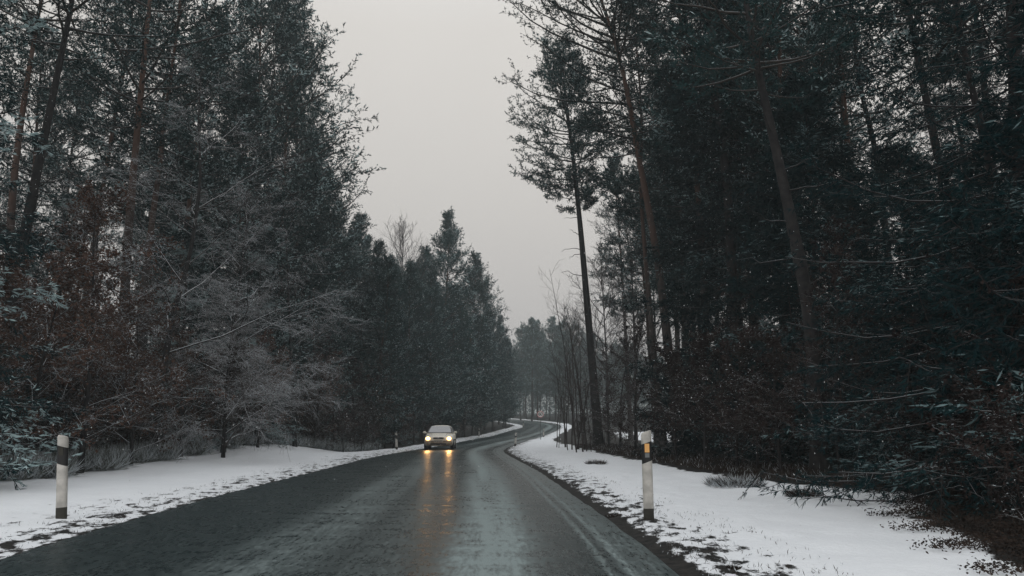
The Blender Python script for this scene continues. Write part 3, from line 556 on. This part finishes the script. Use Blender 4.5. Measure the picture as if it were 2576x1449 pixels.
# ------- multi stemmed saplings before the sign
def saplings(label, px, d, stems, H, spread, tops, r0=.03, lean=0.):
    b = at(px, 1100, d); b[2] = gz(b[0], d); o = thing('sapling_clump', label, 'saplings', tuple(b), 0, 'thin bare saplings by the bend')
    tm = MB(); cmb = MB()
    for i in range(stems):
        a = rng.random() * 6.28; rr_ = rng.random() * spread; s0 = np.array([math.cos(a) * rr_, math.sin(a) * rr_, -.1]); h = H * rng.uniform(.55, 1.05); l = rng.normal(lean, .055, 2)
        t = np.linspace(0, 1, 9)[:, None]; Q = s0 + np.array([[l[0], l[1] * .5, 1]]) * h * t + np.cumsum(rng.normal(0, .012, (9, 3)), 0) * h * .4; Q += np.array([[l[0] * .5, 0, 0]]) * h * t**2
        tubes(tm, Q[None], (r0 * rng.uniform(.7, 1.3) * (1 - .8 * t[:, 0]))[None], 6)
        S1, D1, _, tt = kids(Q[None], 14, .25, .98, 38, .4); P = grow(S1, D1, h * .16 * rng.uniform(.5, 1.2, 14), 5, .1, .08); tubes(cmb, P, branch_radii(14, 5, .009 * np.ones(14), .4), 3)
        S2, D2, p2, _ = kids(P, 5, .2, 1, 40, .4); P2 = grow(S2, D2, h * .05 * rng.uniform(.5, 1.2, len(S2)), 3, .1, .1); tubes(cmb, P2, branch_radii(len(S2), 3, .006 * np.ones(len(S2)), .5), 3)
    tm.build('stem', [M['twigd']], o); cmb.build('twigs', [M['twigd']], o); return o
saplings('tall thin black saplings between the sign and the lone slender pine', 1452, 40, 7, 9.5, .8, 0, .038, -.02)
saplings('short leaning saplings just right of the speed limit sign', 1428, 46, 6, 6.5, .8, 0, .035, -.02)
saplings('crossing saplings at the edge of the snow right of the sign', 1462, 36, 5, 5.0, .7, 0, .03, -.08)
# ------- brown leaved shrubs and young beeches
def beech(H, R, seed_n, leaf=.075, nl=5, snow=.15, mats=None, nb=20, s2=8, s3=5, cs=.08):
    tmb, Q = trunk_mb(trunk_curve(H, .12, seed=seed_n), .018 * H**.8, .12, 6, 0); mb, P2, last = bare_crown(Q, cs, R, nb=nb, s2=s2, s3=s3, curve=.0, droop=.04, el0=32, thick=.7)
    leaves_on(mb, np.concatenate([last]), nl, leaf, snow=snow); mats = mats or BL
    o = mktree('beech_shrub', 'shrub', 'shrub', tmb, mb, [M['barkd']], mats); return o
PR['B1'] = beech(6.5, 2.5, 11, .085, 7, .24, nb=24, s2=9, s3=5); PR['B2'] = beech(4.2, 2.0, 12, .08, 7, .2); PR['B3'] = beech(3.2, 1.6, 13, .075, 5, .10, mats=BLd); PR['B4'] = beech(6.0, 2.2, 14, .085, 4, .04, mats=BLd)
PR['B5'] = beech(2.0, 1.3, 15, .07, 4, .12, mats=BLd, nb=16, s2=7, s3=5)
def shrub(k, px, d, sc, label, group=None, x=None):
    b = at(px, 1100, d) if x is None else np.array([x, d, 0]); return plant(k, float(b[0]), d, sc, label, group)
GL = 'brown leaved shrubs along the left forest edge'; GR = 'dark brown shrubs under the right trees'
for a in ((60, 17.5, 'B2', 1.15, 'rust brown leaved young beech at the left edge, dusted with snow'), (210, 19, 'B1', 1.05, 'broad rust brown beech left of the reddish straight trunk'), (-90, 15, 'B2', 1.0, 'brown shrub cut by the left edge'),
          (335, 21.5, 'B2', 1.1, 'snow flecked brown shrub between the reddish straight trunk and the leaning bare tree'), (130, 22.5, 'B1', 1.15, 'tall brown beech behind the near left reflector post'), (650, 31, 'B2', 1.05, 'rust brown shrub above the snow mound'), (560, 28, 'B3', 1.1, 'dark brown shrub at the left end of the snow mound'), (460, 25, 'B2', .9, 'brown shrub at the foot of the leaning bare tree'),
          (840, 42, 'B4', .95, 'tall brown leaved tree between the snow mound and the far left reflector post'), (790, 40, 'B2', 1.1, 'brown thicket just beyond the snow mound'), (890, 45, 'B4', .85, 'brown leaved tree just left of the far left reflector post'), (940, 50, 'B2', 1.1, 'brown bush behind the far left reflector post'), (865, 38, 'B5', .9, 'little brown bush in the hollow behind the snow mound'), (910, 41, 'B5', .8, 'scrubby bush by the white snow patch left of the far post'), (990, 54, 'B2', 1.05, 'brown bush between the far left post and the car'), (1040, 60, 'B4', .8, 'brown scrub just left of the car')):
    shrub(a[2], a[0], a[1], a[3], a[4], GL)
for i in range(38):
    y = rr.uniform(14, 46); x = float(eL(y)) - np.interp(y, [0, 38, 46, 200], [6.9, 6.4, 3.0, 3]) - rr.uniform(-.3, 1.0)
    plant(rr.choice(['B3', 'B5', 'B2']), x, y, rr.uniform(.7, 1.0), 'low brown shrub closing the front edge of the left forest', 'low shrubs of the left forest edge')
for i in range(34):
    y = rr.uniform(15, 60); x = float(eL(y)) - np.interp(y, [0, 38, 46, 200], [8.2, 7.6, 3.2, 3]) - rr.uniform(0, 6)
    plant(rr.choice(['B1', 'B2', 'B3', 'B4']), x, y, rr.uniform(.8, 1.15), 'brown leaved shrub in the thicket under the left pines', 'thicket under the left pines')
for i in range(26):
    y = rr.uniform(60, 125); x = float(eL(y)) - rr.uniform(2.5, 8)
    plant(rr.choice(['B2', 'B3']), x, y, rr.uniform(.6, 1.0), 'small brown undershrub between the thin far trunks on the left', 'undershrubs of the far left row')
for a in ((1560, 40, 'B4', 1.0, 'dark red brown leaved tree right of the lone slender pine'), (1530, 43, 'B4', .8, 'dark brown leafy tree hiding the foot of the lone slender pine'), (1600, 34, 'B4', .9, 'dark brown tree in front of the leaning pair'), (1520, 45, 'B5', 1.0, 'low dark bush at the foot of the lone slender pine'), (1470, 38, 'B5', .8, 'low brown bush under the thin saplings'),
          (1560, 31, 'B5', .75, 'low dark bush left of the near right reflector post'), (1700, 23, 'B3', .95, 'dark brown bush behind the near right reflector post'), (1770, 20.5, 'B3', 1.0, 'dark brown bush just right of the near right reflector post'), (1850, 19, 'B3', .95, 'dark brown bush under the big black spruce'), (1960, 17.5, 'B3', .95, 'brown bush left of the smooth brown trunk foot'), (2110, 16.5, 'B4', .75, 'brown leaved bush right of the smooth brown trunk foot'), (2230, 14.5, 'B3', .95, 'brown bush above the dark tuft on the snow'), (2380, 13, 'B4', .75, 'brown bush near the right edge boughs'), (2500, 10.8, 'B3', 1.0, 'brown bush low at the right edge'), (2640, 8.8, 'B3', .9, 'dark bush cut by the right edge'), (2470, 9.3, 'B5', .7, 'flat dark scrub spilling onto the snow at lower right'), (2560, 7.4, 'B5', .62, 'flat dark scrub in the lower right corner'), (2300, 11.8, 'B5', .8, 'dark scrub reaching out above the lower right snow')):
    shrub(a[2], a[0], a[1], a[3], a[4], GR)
for i in range(26):
    y = rr.uniform(18, 48); x = float(eR(y)) + rr.uniform(4.5, 9.5)
    if 1440 < 1288 + 1862 * x / y < 1740: continue
    plant(rr.choice(['B3', 'B4', 'B5']), x, y, rr.uniform(.7, 1.05), 'dark shrub in the undergrowth of the right wood', 'undergrowth shrubs of the right wood')
# ------- frosted grass and scrub: nobody could count it
def scrub(name, label, n, region, h, mats, snowf, dens=8, bw=.013):
    mb = MB(); x, y = region(n); z = tz(x, y); C = np.repeat(np.stack([x, y, z], 1), dens, 0) + rng.normal(0, .06, (n * dens, 3)) * [1, 1, 0]
    D = unit(rng.normal(0, .55, (len(C), 3)) + [0, 0, 1.]); D[:, 2] = np.abs(D[:, 2]); s = rng.random(len(C)) < snowf; Ln = h * rng.uniform(.4, 1.3, len(C))
    blades(mb, C[~s], D[~s], Ln[~s], bw, 0); blades(mb, C[s] + [0, 0, .02], D[s], Ln[s] * .9, bw * 1.3, 1)
    o = mb.build(name, mats); tag(o, label, 'undergrowth', kind='stuff'); return o
def reg_left(n):
    y = 13 + 33 * rng.random(n)**1.3; off = np.interp(y, [0, 15, 20, 30, 38, 42, 46], [5.0, 5.1, 5.2, 5.2, 4.9, 3.0, 2.2]) + .35 * np.sin(y * 2.1) + .2 * np.sin(y * 5.3); return eL(y) - off - rng.random(n)**1.2 * 3.2, y
scrub('frosted_grass', 'frosted grass and scrub at the foot of the left forest', 15000, reg_left, .55, [M['grass'], M['snow']], .45)
def reg_right(n):
    y = 8.5 + 38 * rng.random(n); off = np.interp(y, [7.5, 9.5, 12, 14, 17, 22, 30, 40, 47], [4.4, 4.6, 6.4, 4.8, 4.1, 4.0, 4.1, 4.4, 4.4]); return eR(y) + off + rng.random(n)**1.3 * 2.2, y
scrub('dry_undergrowth', 'dark dry undergrowth along the right treeline', 5000, reg_right, .17, [M['litter'], M['snow']], .05, 8, .008)
def reg_verge(n):
    y = 5 + 45 * rng.random(n)**1.5; s = rng.random(n) < .55; o = .05 + rng.random(n)**2 * 1.1; return np.where(s, eR(y) + .15 + o, eL(y) - o), y
scrub('verge_grass', 'short dead grass poking through the snow beside the asphalt', 1500, reg_verge, .045, [M['litter'], M['snow']], .2, 4, .006)
def reg_corner(n):
    y = 5.6 + 9 * rng.random(n); off = np.interp(y, [5.6, 7.5, 9.5, 12, 14.6], [2.5, 3.0, 3.6, 5.2, 4.7]) + .3 * np.sin(y * 5) + .2 * np.sin(y * 11); return eR(y) + off + rng.random(n)**1.2 * 3.5, y
def leafy(n, label):
    mb = MB(); x, y = reg_corner(n); C = np.repeat(np.stack([x, y, tz(x, y)], 1), 9, 0) + rng.normal(0, .09, (n * 9, 3)) * [1, 1, .35]; C[:, 2] = np.abs(C[:, 2] - np.repeat(tz(x, y), 9)) + np.repeat(tz(x, y), 9) + .02
    D = unit(rng.normal(0, 1, C.shape) * [1, 1, .5]); blades(mb, C, D, .034 * rng.uniform(.5, 1.4, len(C)), .018, 0); tag(mb.build('fallen_leaves', [M['litter']]), label, 'fallen leaves', kind='stuff')
leafy(6500, 'dark fallen leaves spread over the snow at the lower right')
# dark tufts out on the right snow
def tuft(label, px, py, r, h, n=260, snow=.1):
    n *= 3
    s = (py - 1080) / 1.12; d = 1862 / s; b = at(px, py, d); mb = MB(); a = rng.random(n) * 6.28; q = rng.random(n)**.6 * r; C = np.stack([np.cos(a) * q, np.sin(a) * q, rng.random(n) * h * .35 * (1 - q / r)], 1)
    D = unit(np.stack([np.cos(a) * .8, np.sin(a) * .8, np.full(n, .8)], 1) + rng.normal(0, .4, (n, 3))); k = rng.random(n) < snow; Ln = h * rng.uniform(.35, 1, n)
    blades(mb, C[~k], D[~k], Ln[~k], .009, 0); blades(mb, C[k], D[k], Ln[k], .011, 1); o = mb.build('grass_tuft', [M['litter'], M['snow']]); o.location = (b[0], d, gz(b[0], d) - .01)
    tag(o, label, 'grass tuft', 'dark grass tufts on the right snow')
tuft('round dark tuft standing out on the right snowfield', 2022, 1248, .24, .2)
tuft('small dark tuft on the snow near the road edge at lower right', 1845, 1400, .05, .05, 60)
tuft('flat dark tuft on the snow left of the near right reflector post', 1545, 1275, .11, .05, 100)
tuft('dark clump of grass at the foot of the right hand bushes', 1500, 1165, .3, .2)
tuft('snow dusted grass clump under the dark bushes right of the near post', 1850, 1222, .5, .28, 500, .45)
# ------- every tree of a group is named by what it stands beside and how far back it is
LM_L = [(-200, 'the left edge'), (20, 'the thickest leaning trunk'), (178, 'the left reflector post'), (300, 'the reddish straight trunk'), (400, 'the leaning bare tree'), (560, 'the white twiggy bush tree'), (720, 'the highest rounded pine'), (855, 'the broad skyline pine'), (999, 'the reflector post before the car'), (1105, 'the car'), (1205, 'the tiny post behind the car'), (1312, 'the end of the left bank')]
LM_R = [(1240, 'the end of the left bank'), (1360, 'the speed limit sign'), (1440, 'the thin saplings'), (1507, 'the lone slender pine'), (1625, 'the amber reflector post'), (1700, 'the leaning pine pair'), (1868, 'the big black spruce'), (2050, 'the brown smooth trunk'), (2235, 'the kinked thin pine'), (2480, 'the leaning trunk at the right'), (2700, 'the right edge')]
KIND = {'pines of the near left forest': ('tall pine', LM_L), 'pines of the middle left forest': ('dense pine', LM_L), 'pines of the far left row': ('slim distant pine', LM_L), 'young pines at the back of the left forest': ('low young pine', LM_L), 'thicket under the left pines': ('brown thicket shrub', LM_L), 'low shrubs of the left forest edge': ('low edge shrub', LM_L),
        'undershrubs of the far left row': ('small far undershrub', LM_L), 'young pines beyond the bend': ('low hazy young pine', LM_R), 'hazy pines beyond the bend': ('hazy grey pine', LM_R), 'pines back in the right wood': ('pine deep in the wood', LM_R), 'tall pines behind the right spruces': ('tall shaded pine', LM_R), 'undergrowth shrubs of the right wood': ('dark undergrowth shrub', LM_R)}
ORD = ['nearest of these', 'second one back', 'third one back', 'fourth one back', 'fifth one back', 'sixth one back', 'seventh one back', 'eighth one back', 'ninth one back', 'tenth one back'] + ['number %d back' % i for i in range(11, 60)]
bins = {}
for ob in S.objects:
    g_ = ob.get('group')
    if ob.parent is None and g_ in KIND and not ob['label'].startswith(('hazy pine with', 'hazy pointed', 'hazy pine between', 'hazy pine tip', 'hazy low pine')):
        px = 1288 + 1862 * ob.location.x / ob.location.y; k_, lm = KIND[g_]; dlt, ph = min(((abs(px - a), i) for i, (a, _) in enumerate(lm))); a, nm = lm[ph]
        rel = 'left of' if px < a - 25 else ('right of' if px > a + 25 else 'straight behind'); bins.setdefault((k_, rel, nm), []).append(ob)
for (k_, rel, nm), obs in bins.items():
    for i, ob in enumerate(sorted(obs, key=lambda q: q.location.y)): ob['label'] = '%s %s %s' % (k_, rel, nm) + (', ' + ORD[i] if len(obs) > 1 else '')
# ------- snow falling in the air
n = 12000; y = 8 + 60 * rng.random(n)**.8; x = rng.uniform(-1, 1, n) * y * .75; z = rng.uniform(0, 1, n) * (y * .62) + .4
mb = MB(); C = np.stack([x, y, z], 1); r = rng.uniform(.003, .0075, n)[:, None] * (.6 + y[:, None] * .022); D = unit(rng.normal(0, .25, (n, 3)) + [.2, 0, -1]); q = unit(np.cross(D, rng.normal(0, 1, (n, 3)))); w = np.cross(D, q)
V = np.stack([C + D * r * 1.9, C + q * r, C - D * r * 1.9, C - q * r, C + w * r, C - w * r], 1); F = np.array([[0, 1, 4], [1, 2, 4], [2, 3, 4], [3, 0, 4], [1, 0, 5], [2, 1, 5], [3, 2, 5], [0, 3, 5]])
mb.add(V, (F[None] + np.arange(n)[:, None, None] * 6).reshape(-1, 3), 0); fs = mat('snowflakes', (.8, .82, .84), .9, .1)
tag(mb.build('falling_snow', [fs]), 'fine snowflakes drifting down over the road', 'snowflakes', kind='stuff')
# ------------------------------------------------------------------ reflector posts
M['postw'] = mat('post_plastic', (.60, .58, .54), .6, .3, var=.4, vscale=7); M['black'] = mat('black_band', (.012, .012, .013), .5, .4); M['amber'] = mat('amber_reflector', (.95, .5, .16), .25, .6, var=.1)
M['white_refl'] = mat('white_reflector', (.85, .85, .82), .25, .6); M['metal'] = mat('galvanised_steel', (.2, .21, .21), .5, .5, metal=.6); M['postdirt'] = mat('post_dirt', (.05, .048, .042), .9, .1)
def post(label, x, y, h, side, refl='white_refl', two=False, tilt=(0, 0), rz=0.):
    o = thing('reflector_post', label, 'reflector post', (x, y, gz(x, y) - .02), rz, 'white reflector posts along the road')
    o.rotation_euler = (tilt[1], tilt[0], rz)
    w, dp = .070, .05
    def sec(z, k=1., dz=0.):      # rounded triangular section; z may slope across the width
        pts = [(-w * .95, -dp * .5), (-w * .55, -dp * .95), (w * .55, -dp * .95), (w * .95, -dp * .5), (w * .9, dp * .2), (w * .35, dp), (-w * .35, dp), (-w * .9, dp * .2)]
        return [(a * k, b * k, z + dz * a / w * side) for a, b in pts]
    a = MB(); a.loft([sec(.0, 1.0), sec(.16, 1.0)], 0); a.build('base', [M['postdirt']], o)
    a = MB(); a.loft([sec(.16, 1.), sec(h * .5, 1.0), sec(h * .655, 1., .026)]); a.build('shaft', [M['postw']], o)
    bk = MB(); bk.loft([sec(h * .655, .985, .026), sec(h * .875, .985, .024)]); bk_o = bk.build('black_band', [M['black']], o)
    a = MB(); a.loft([sec(h * .875, 1., .024), sec(h * .975, 1., .022), sec(h * 1.0, .86, .022)]); a.build('cap', [M['postw']], o)
    f = MB(); f.box((.0, -dp * .985, h * .815), (.030, .006, h * .049)); 
    f.build('reflector', [M[refl]], bk_o)
    if two: f = MB(); f.box((.0, -dp * .985, h * .733), (.028, .006, h * .024)); f.build('reflector', [M['metal']], bk_o)
def post_px(label, px, d, ptop, side, **k):
    b = at(px, 1100, d); g = gz(b[0], d) - .02; h = at(px, ptop, d)[2] - g; post(label, b[0], d, h, side, **k)
post_px('nearest reflector post on the right with an amber reflector glowing in its black band', 1625, 9.95, 1086, 1, refl='amber', two=True)
post_px('nearest reflector post on the left, leaning left, cap capped with snow', 178, 9.95, 1096, -1, refl='postdirt', tilt=(-.09, 0))
post_px('reflector post left of the oncoming car', 999, 43.5, 1089, -1, tilt=(-.07, 0), refl='black')
post_px('reflector post at the inside of the bend, left of the speed limit sign', 1296, 52.5, 1088.5, 1, tilt=(.06, 0))
post_px('small reflector post directly beside the foot of the speed limit sign', 1367, 88, 1078, 1, tilt=(.04, 0))
post_px('tiny reflector post before the far trees right of the car', 1205, 90, 1078, -1, refl='black')
post_px('farthest reflector post where the left bank ends at the bend', 1316.5, 118, 1058, -1, refl='black')
# ------------------------------------------------------------------ speed limit sign
b = at(1360, 1100, 74); g = gz(b[0], 74); zc = at(1360, 1042, 74)[2] - g
sg = thing('speed_limit_sign', 'round red and white speed limit sign reading 60 at the bend', 'road sign', (b[0], 74, g))
a = MB(); tubes(a, np.array([[[0, .03, -.2], [0, .03, 1.], [0, .03, zc + .25]]]), np.full((1, 3), .032), 10); a.build('pole', [M['metal']], sg)
def disc(r0, r1, y, th=.012, n=40):
    m = MB(); t = np.arange(n) / n * 2 * math.pi; c, s = np.cos(t), np.sin(t)
    def rg(r, yy): return np.stack([c * r, np.full(n, yy), s * r + zc], 1)
    if r0 == 0: m.loft([rg(r1, y + th), rg(r1, y)], smooth=False)
    else: m.loft([rg(r0, y + th), rg(r0, y), rg(r1, y), rg(r1, y + th)], smooth=False, caps=False)
    return m
M['signw'] = mat('sign_white', (.78, .77, .75), .4, .4); M['signr'] = mat('sign_red', (.45, .04, .05), .4, .4)
RS = .33
disc(0, RS, 0).build('plate', [M['signw']], sg); disc(RS * .84, RS * .98, -.004, .004).build('red_ring', [M['signr']], sg)
fc = bpy.data.curves.new('digits', 'FONT'); fc.body = '60'; fc.size = .46; fc.align_x = 'CENTER'; fc.align_y = 'CENTER'; fc.extrude = .002; fc.offset = .006; fc.space_character = .92
fo_ = bpy.data.objects.new('digits_src', fc); S.collection.objects.link(fo_); dg = bpy.context.evaluated_depsgraph_get(); me = bpy.data.meshes.new_from_object(fo_.evaluated_get(dg)); bpy.data.objects.remove(fo_)
me.materials.clear(); me.materials.append(M['black']); to = link(bpy.data.objects.new('digits', me), sg); to.rotation_euler = (R_(90), 0, 0); to.location = (0, -.007, zc)
# ------------------------------------------------------------------ the oncoming car (front at y=0, tail at y=+4.1)
def car(loc, rz):
    o = thing('car', 'pale beige hatchback driving towards the viewer with both headlights lit', 'car', loc, rz)
    paint = mat('car_paint', (.86, .81, .71), .4, .5, var=.06); glass = mat('car_glass', (.34, .345, .36), .2, 1.); dark = mat('dark_trim', (.02, .02, .02), .6, .3); rub = mat('tyre_rubber', (.02, .02, .02), .85, .2)
    rim = mat('alloy', (.35, .35, .35), .35, .5, metal=.7); chrome = mat('chrome', (.6, .6, .6), .2, .5, metal=.9); dirty = mat('dirty_bumper', (.46, .38, .29), .7, .3, col2=(.2, .15, .11), vscale=9)
    hw = .855
    # stations along y: (y, half width, z bottom, z shoulder, z top centre, nose tuck)
    st = [(.02, .60, .40, .58, .70), (.05, .72, .34, .60, .735), (.16, .80, .27, .66, .79), (.45, .85, .24, .74, .85), (.85, .855, .22, .83, .93), (1.15, .855, .22, .88, .99), (1.6, .858, .22, .90, .97), (2.4, .858, .22, .91, .97), (3.2, .852, .22, .93, 1.0), (3.75, .82, .25, .95, 1.02), (4.0, .76, .32, .94, 1.0), (4.10, .66, .42, .88, .94)]
    def ring(y, w, zb, zs, zt):
        pts = [(0, zt), (w * .45, zt - .01), (w * .80, zt - .045), (w * .93, zs), (w * .99, zs - .10), (w, (zs + zb) / 2), (w * .985, zb + .10), (w * .93, zb), (w * .5, zb - .02)]
        r = [(a, y, z) for a, z in pts] + [(0, y, zb - .02)] + [(-a, y, z) for a, z in pts[::-1][:-1]]
        return r
    m = MB(); m.loft([ring(*s) for s in st], 0); body = m.build('body', [paint], o)
    # greenhouse
    def ringg(y, w, z0_, z1, k):  # k: narrowing at the roof
        pts = [(0, z1), (w * k * .6, z1 - .012), (w * k * .93, z1 - .045), (w * k, z1 - .09), (w, z0_)]
        return [(a, y, z) for a, z in pts] + [(-a, y, z) for a, z in pts[::-1][:-1]]
    # roof shell: pillars and roof as a skin, glass proud by 3 mm
    gh = [(1.02, .76, .95, .965, .98), (1.78, .775, .93, 1.385, .78), (1.95, .78, .93, 1.415, .765), (2.5, .78, .93, 1.43, .76), (3.1, .77, .95, 1.41, .76), (3.55, .75, .97, 1.33, .78), (3.98, .70, .97, 1.0, .9)]
    m = MB(); m.loft([ringg(*g_) for g_ in gh], 0); m.build('roof', [paint], body)
    def quad(mb_, p, off):  # thin slab
        p = np.array(p, float); nrm = unit(np.cross(p[1] - p[0], p[3] - p[0])[None])[0] * off; q = np.vstack([p + nrm, p - nrm * .3]); mb_.add(q, [[0, 1, 2, 3], [7, 6, 5, 4], [0, 4, 5, 1], [1, 5, 6, 2], [2, 6, 7, 3], [3, 7, 4, 0]], 0)
    m = MB(); quad(m, [(-.70, 1.06, .985), (.70, 1.06, .985), (.545, 1.755, 1.365), (-.545, 1.755, 1.365)], .012); ws = m.build('windscreen', [glass], o)
    m = MB(); quad(m, [(-.735, 1.035, .965), (.735, 1.035, .965), (.725, 1.065, .988), (-.725, 1.065, .988)], .016); m.build('wiper_cowl', [dark], ws)
    for s in (-1, 1):
        m = MB(); quad(m, [(s * .705, 1.06, .985), (s * .735, 1.06, .975), (s * .585, 1.755, 1.36), (s * .553, 1.755, 1.368)][::s], .014); m.build('windscreen_seal', [dark], ws)
        for (y0, y1) in ((1.35, 2.25), (2.33, 3.2)):
            def zt(y): return np.interp(y, [1.1, 1.78, 1.95, 3.1, 3.55], [.985, 1.29, 1.315, 1.31, 1.22])
            def xw(y, z): k = (z - .94) / .4; return .778 - .165 * k + .012
            p = [(s * xw(y0, .96), y0, .965), (s * xw(y1, .96), y1, .965), (s * xw(y1, zt(y1)), y1, zt(y1)), (s * xw(y0 + .3 * (y0 < 2), zt(y0 + .3)), y0 + .35 * (y0 < 2), zt(y0 + .35 * (y0 < 2)))]
            m = MB(); quad(m, p[::-s], .006); m.build('side_window', [glass], o)
        # doors' seam and handle
        for yy in (1.3, 2.3):
            m = MB(); m.box((s * .857, yy + .5, .84), (.012, .07, .014)); m.build('door_handle', [paint], o)
        m = MB(); m.box((s * .862, 2.1, .56), (.010, 1.05, .035)); m.build('side_strip', [dark], o)
        # mirror
        m = MB(); rg = []
        for t, k in ((0, .45), (.03, .85), (.08, 1), (.14, .9), (.18, .5)):
            rg.append([(s * .93 + .105 * k * math.cos(a), 1.18 + t, 1.0 + .065 * k * math.sin(a)) for a in np.linspace(0, 6.28, 12, endpoint=False)])
        m.loft(rg); m.box((s * .83, 1.24, .965), (.05, .03, .02)); m.build('mirror', [paint], o)
        # headlight
        hl = bpy.data.materials.new('headlight_lens'); hl.use_nodes = True; bb = hl.node_tree.nodes['Principled BSDF']; bb.inputs['Emission Color'].default_value = (1, .56, .2, 1); bb.inputs['Emission Strength'].default_value = 7; bb.inputs['Base Color'].default_value = (.9, .8, .6, 1)
        m = MB(); rg = []
        for t, k in ((0.02, .55), (.035, .9), (.06, 1.), (.16, .95)):
            rg.append([(s * .62 + .150 * k * math.cos(a) + 0, -.01 + t + abs(math.cos(a)) * 0 + .10 * (math.cos(a) * s > 0) * abs(math.cos(a)), .655 + .098 * k * math.sin(a)) for a in np.linspace(0, 6.28, 20, endpoint=False)])
        m.loft(rg); hs_ = m.build('headlight', [mat('lamp_housing', (.5, .45, .38), .2, .5)], o)
        m = MB(); m.loft([[(s * .62 + math.copysign(.125, 1) * math.cos(a), -.012 + q, +.655 + .095 * math.sin(a)) for a in np.linspace(0, 6.28, 16, endpoint=False)] for q in (0, .03)]); m.build('lens', [hl], hs_)
        l = bpy.data.lights.new('headlight_beam', 'SPOT'); l.energy = 50; l.spot_size = R_(95); l.spot_blend = 1; l.color = (1, .5, .17); l.shadow_soft_size = .08; lo = link(bpy.data.objects.new('headlight_beam', l), o); lo.location = (s * .62, -.08, .655); lo.rotation_euler = (R_(58), 0, R_(180))
        # fog lamp recess
        m = MB(); m.loft([[(s * .58 + .075 * math.cos(a), .06 + q, .36 + .045 * math.sin(a)) for a in np.linspace(0, 6.28, 12, endpoint=False)] for q in (-.045, .03)]); m.build('fog_lamp', [dark], o)
        for yy in (.72, 3.28):
            m = MB(); n = 24; t = np.arange(n) / n * 2 * math.pi
            m.loft([np.stack([np.full(n, s * x_), yy + np.cos(t) * r_, .30 + np.sin(t) * r_], 1) for x_, r_ in ((.68, .26), (.68, .30), (.70, .31), (.85, .31), (.872, .29), (.872, .20))], 0); w = m.build('wheel', [rub], o)
            m = MB(); m.loft([np.stack([np.full(n, s * x_), yy + np.cos(t) * r_, .30 + np.sin(t) * r_], 1) for x_, r_ in ((.85, .20), (.882, .195), (.876, .05))], 0); m.build('rim', [rim], w)
    # bonnet creases, grille, plate, bumper
    m = MB(); rg = [[(x * k, y_, .665 + z * k) for x, z in ((-.30, .045), (-.15, .055), (.15, .055), (.30, .045), (.315, 0), (.27, -.045), (-.27, -.045), (-.315, 0))] for k, y_ in ((1, .055), (1, -.012), (.9, -.016))]
    m.loft(rg, smooth=False); gr = m.build('grille', [dark], o)
    m = MB(); rg = [[(x * k, y_, .665 + z * k) for x, z in ((-.30, .045), (-.15, .055), (.15, .055), (.30, .045), (.315, 0), (.27, -.045), (-.27, -.045), (-.315, 0))] for k, y_ in ((1.10, .06), (1.10, -.005), (1.0, -.006))]
    m.loft(rg, smooth=False); m.build('grille_surround', [paint], gr)
    m = MB(); t = np.linspace(0, 6.28, 20, endpoint=False); 
    for r_, q in ((.042, 0),):
        m.loft([[( (r_ + .009 * k) * math.cos(a), -.022 + kk, .665 + (r_ + .009 * k) * math.sin(a)) for a in t] for k, kk in ((-1, .0), (1, .0), (1, .01))], caps=False)
    m.box((0, -.022, .665), (.036, .004, .006)); m.build('emblem', [chrome], gr)
    m = MB(); m.loft([[(x * w_, y_, z) for x, z in ((-1, .30), (-1.02, .42), (-.98, .53), (.98, .53), (1.02, .42), (1, .30), (.6, .24), (-.6, .24))] for w_, y_ in ((.80, .30), (.76, .05), (.58, -.035), (.52, -.045))]); bp_ = m.build('bumper', [dirty], o)
    m = MB(); m.box((0, -.052, .335), (.46, .012, .05)); m.build('lower_intake', [dark], bp_)
    m = MB(); m.box((0, -.056, .50), (.26, .008, .056)); pl = m.build('number_plate', [mat('plate', (.42, .38, .33), .5, .4)], o)
    m = MB(); 
    for i, x_ in enumerate((-.2, -.15, -.07, -.02, .05, .11, .17)): m.box((x_, -.066, .50), (.014, .002, .030))
    m.build('plate_marks', [dark], pl)
    for s in (-1, 1): m = MB(); quad(m, [(s * .36, .03, .735), (s * .375, .03, .735), (s * .50, .98, .985), (s * .485, .98, .985)][::s], .003); m.build('bonnet_crease', [dirty], body)
    return o
cb = at(1103, 1100, 44.2); car((cb[0], 44.2, float(z0(44.2)) + .02), R_(1.5))
# ------------------------------------------------------------------ haze
m = bpy.data.materials.new('haze'); m.use_nodes = True; t = m.node_tree; t.nodes.remove(t.nodes['Principled BSDF']); v = N(t, 'ShaderNodeVolumePrincipled', inp={'Density': HAZE}); v.inputs['Color'].default_value = (.84, .93, .95, 1)
t.links.new(v.outputs[0], t.nodes['Material Output'].inputs['Volume'])
hb = MB(); hb.box((0, 680, 15), (610, 725, 16.5)); hz = hb.build('haze', [m]); tag(hz, kind='stuff', label='pale winter haze over road and forest', cat='haze')
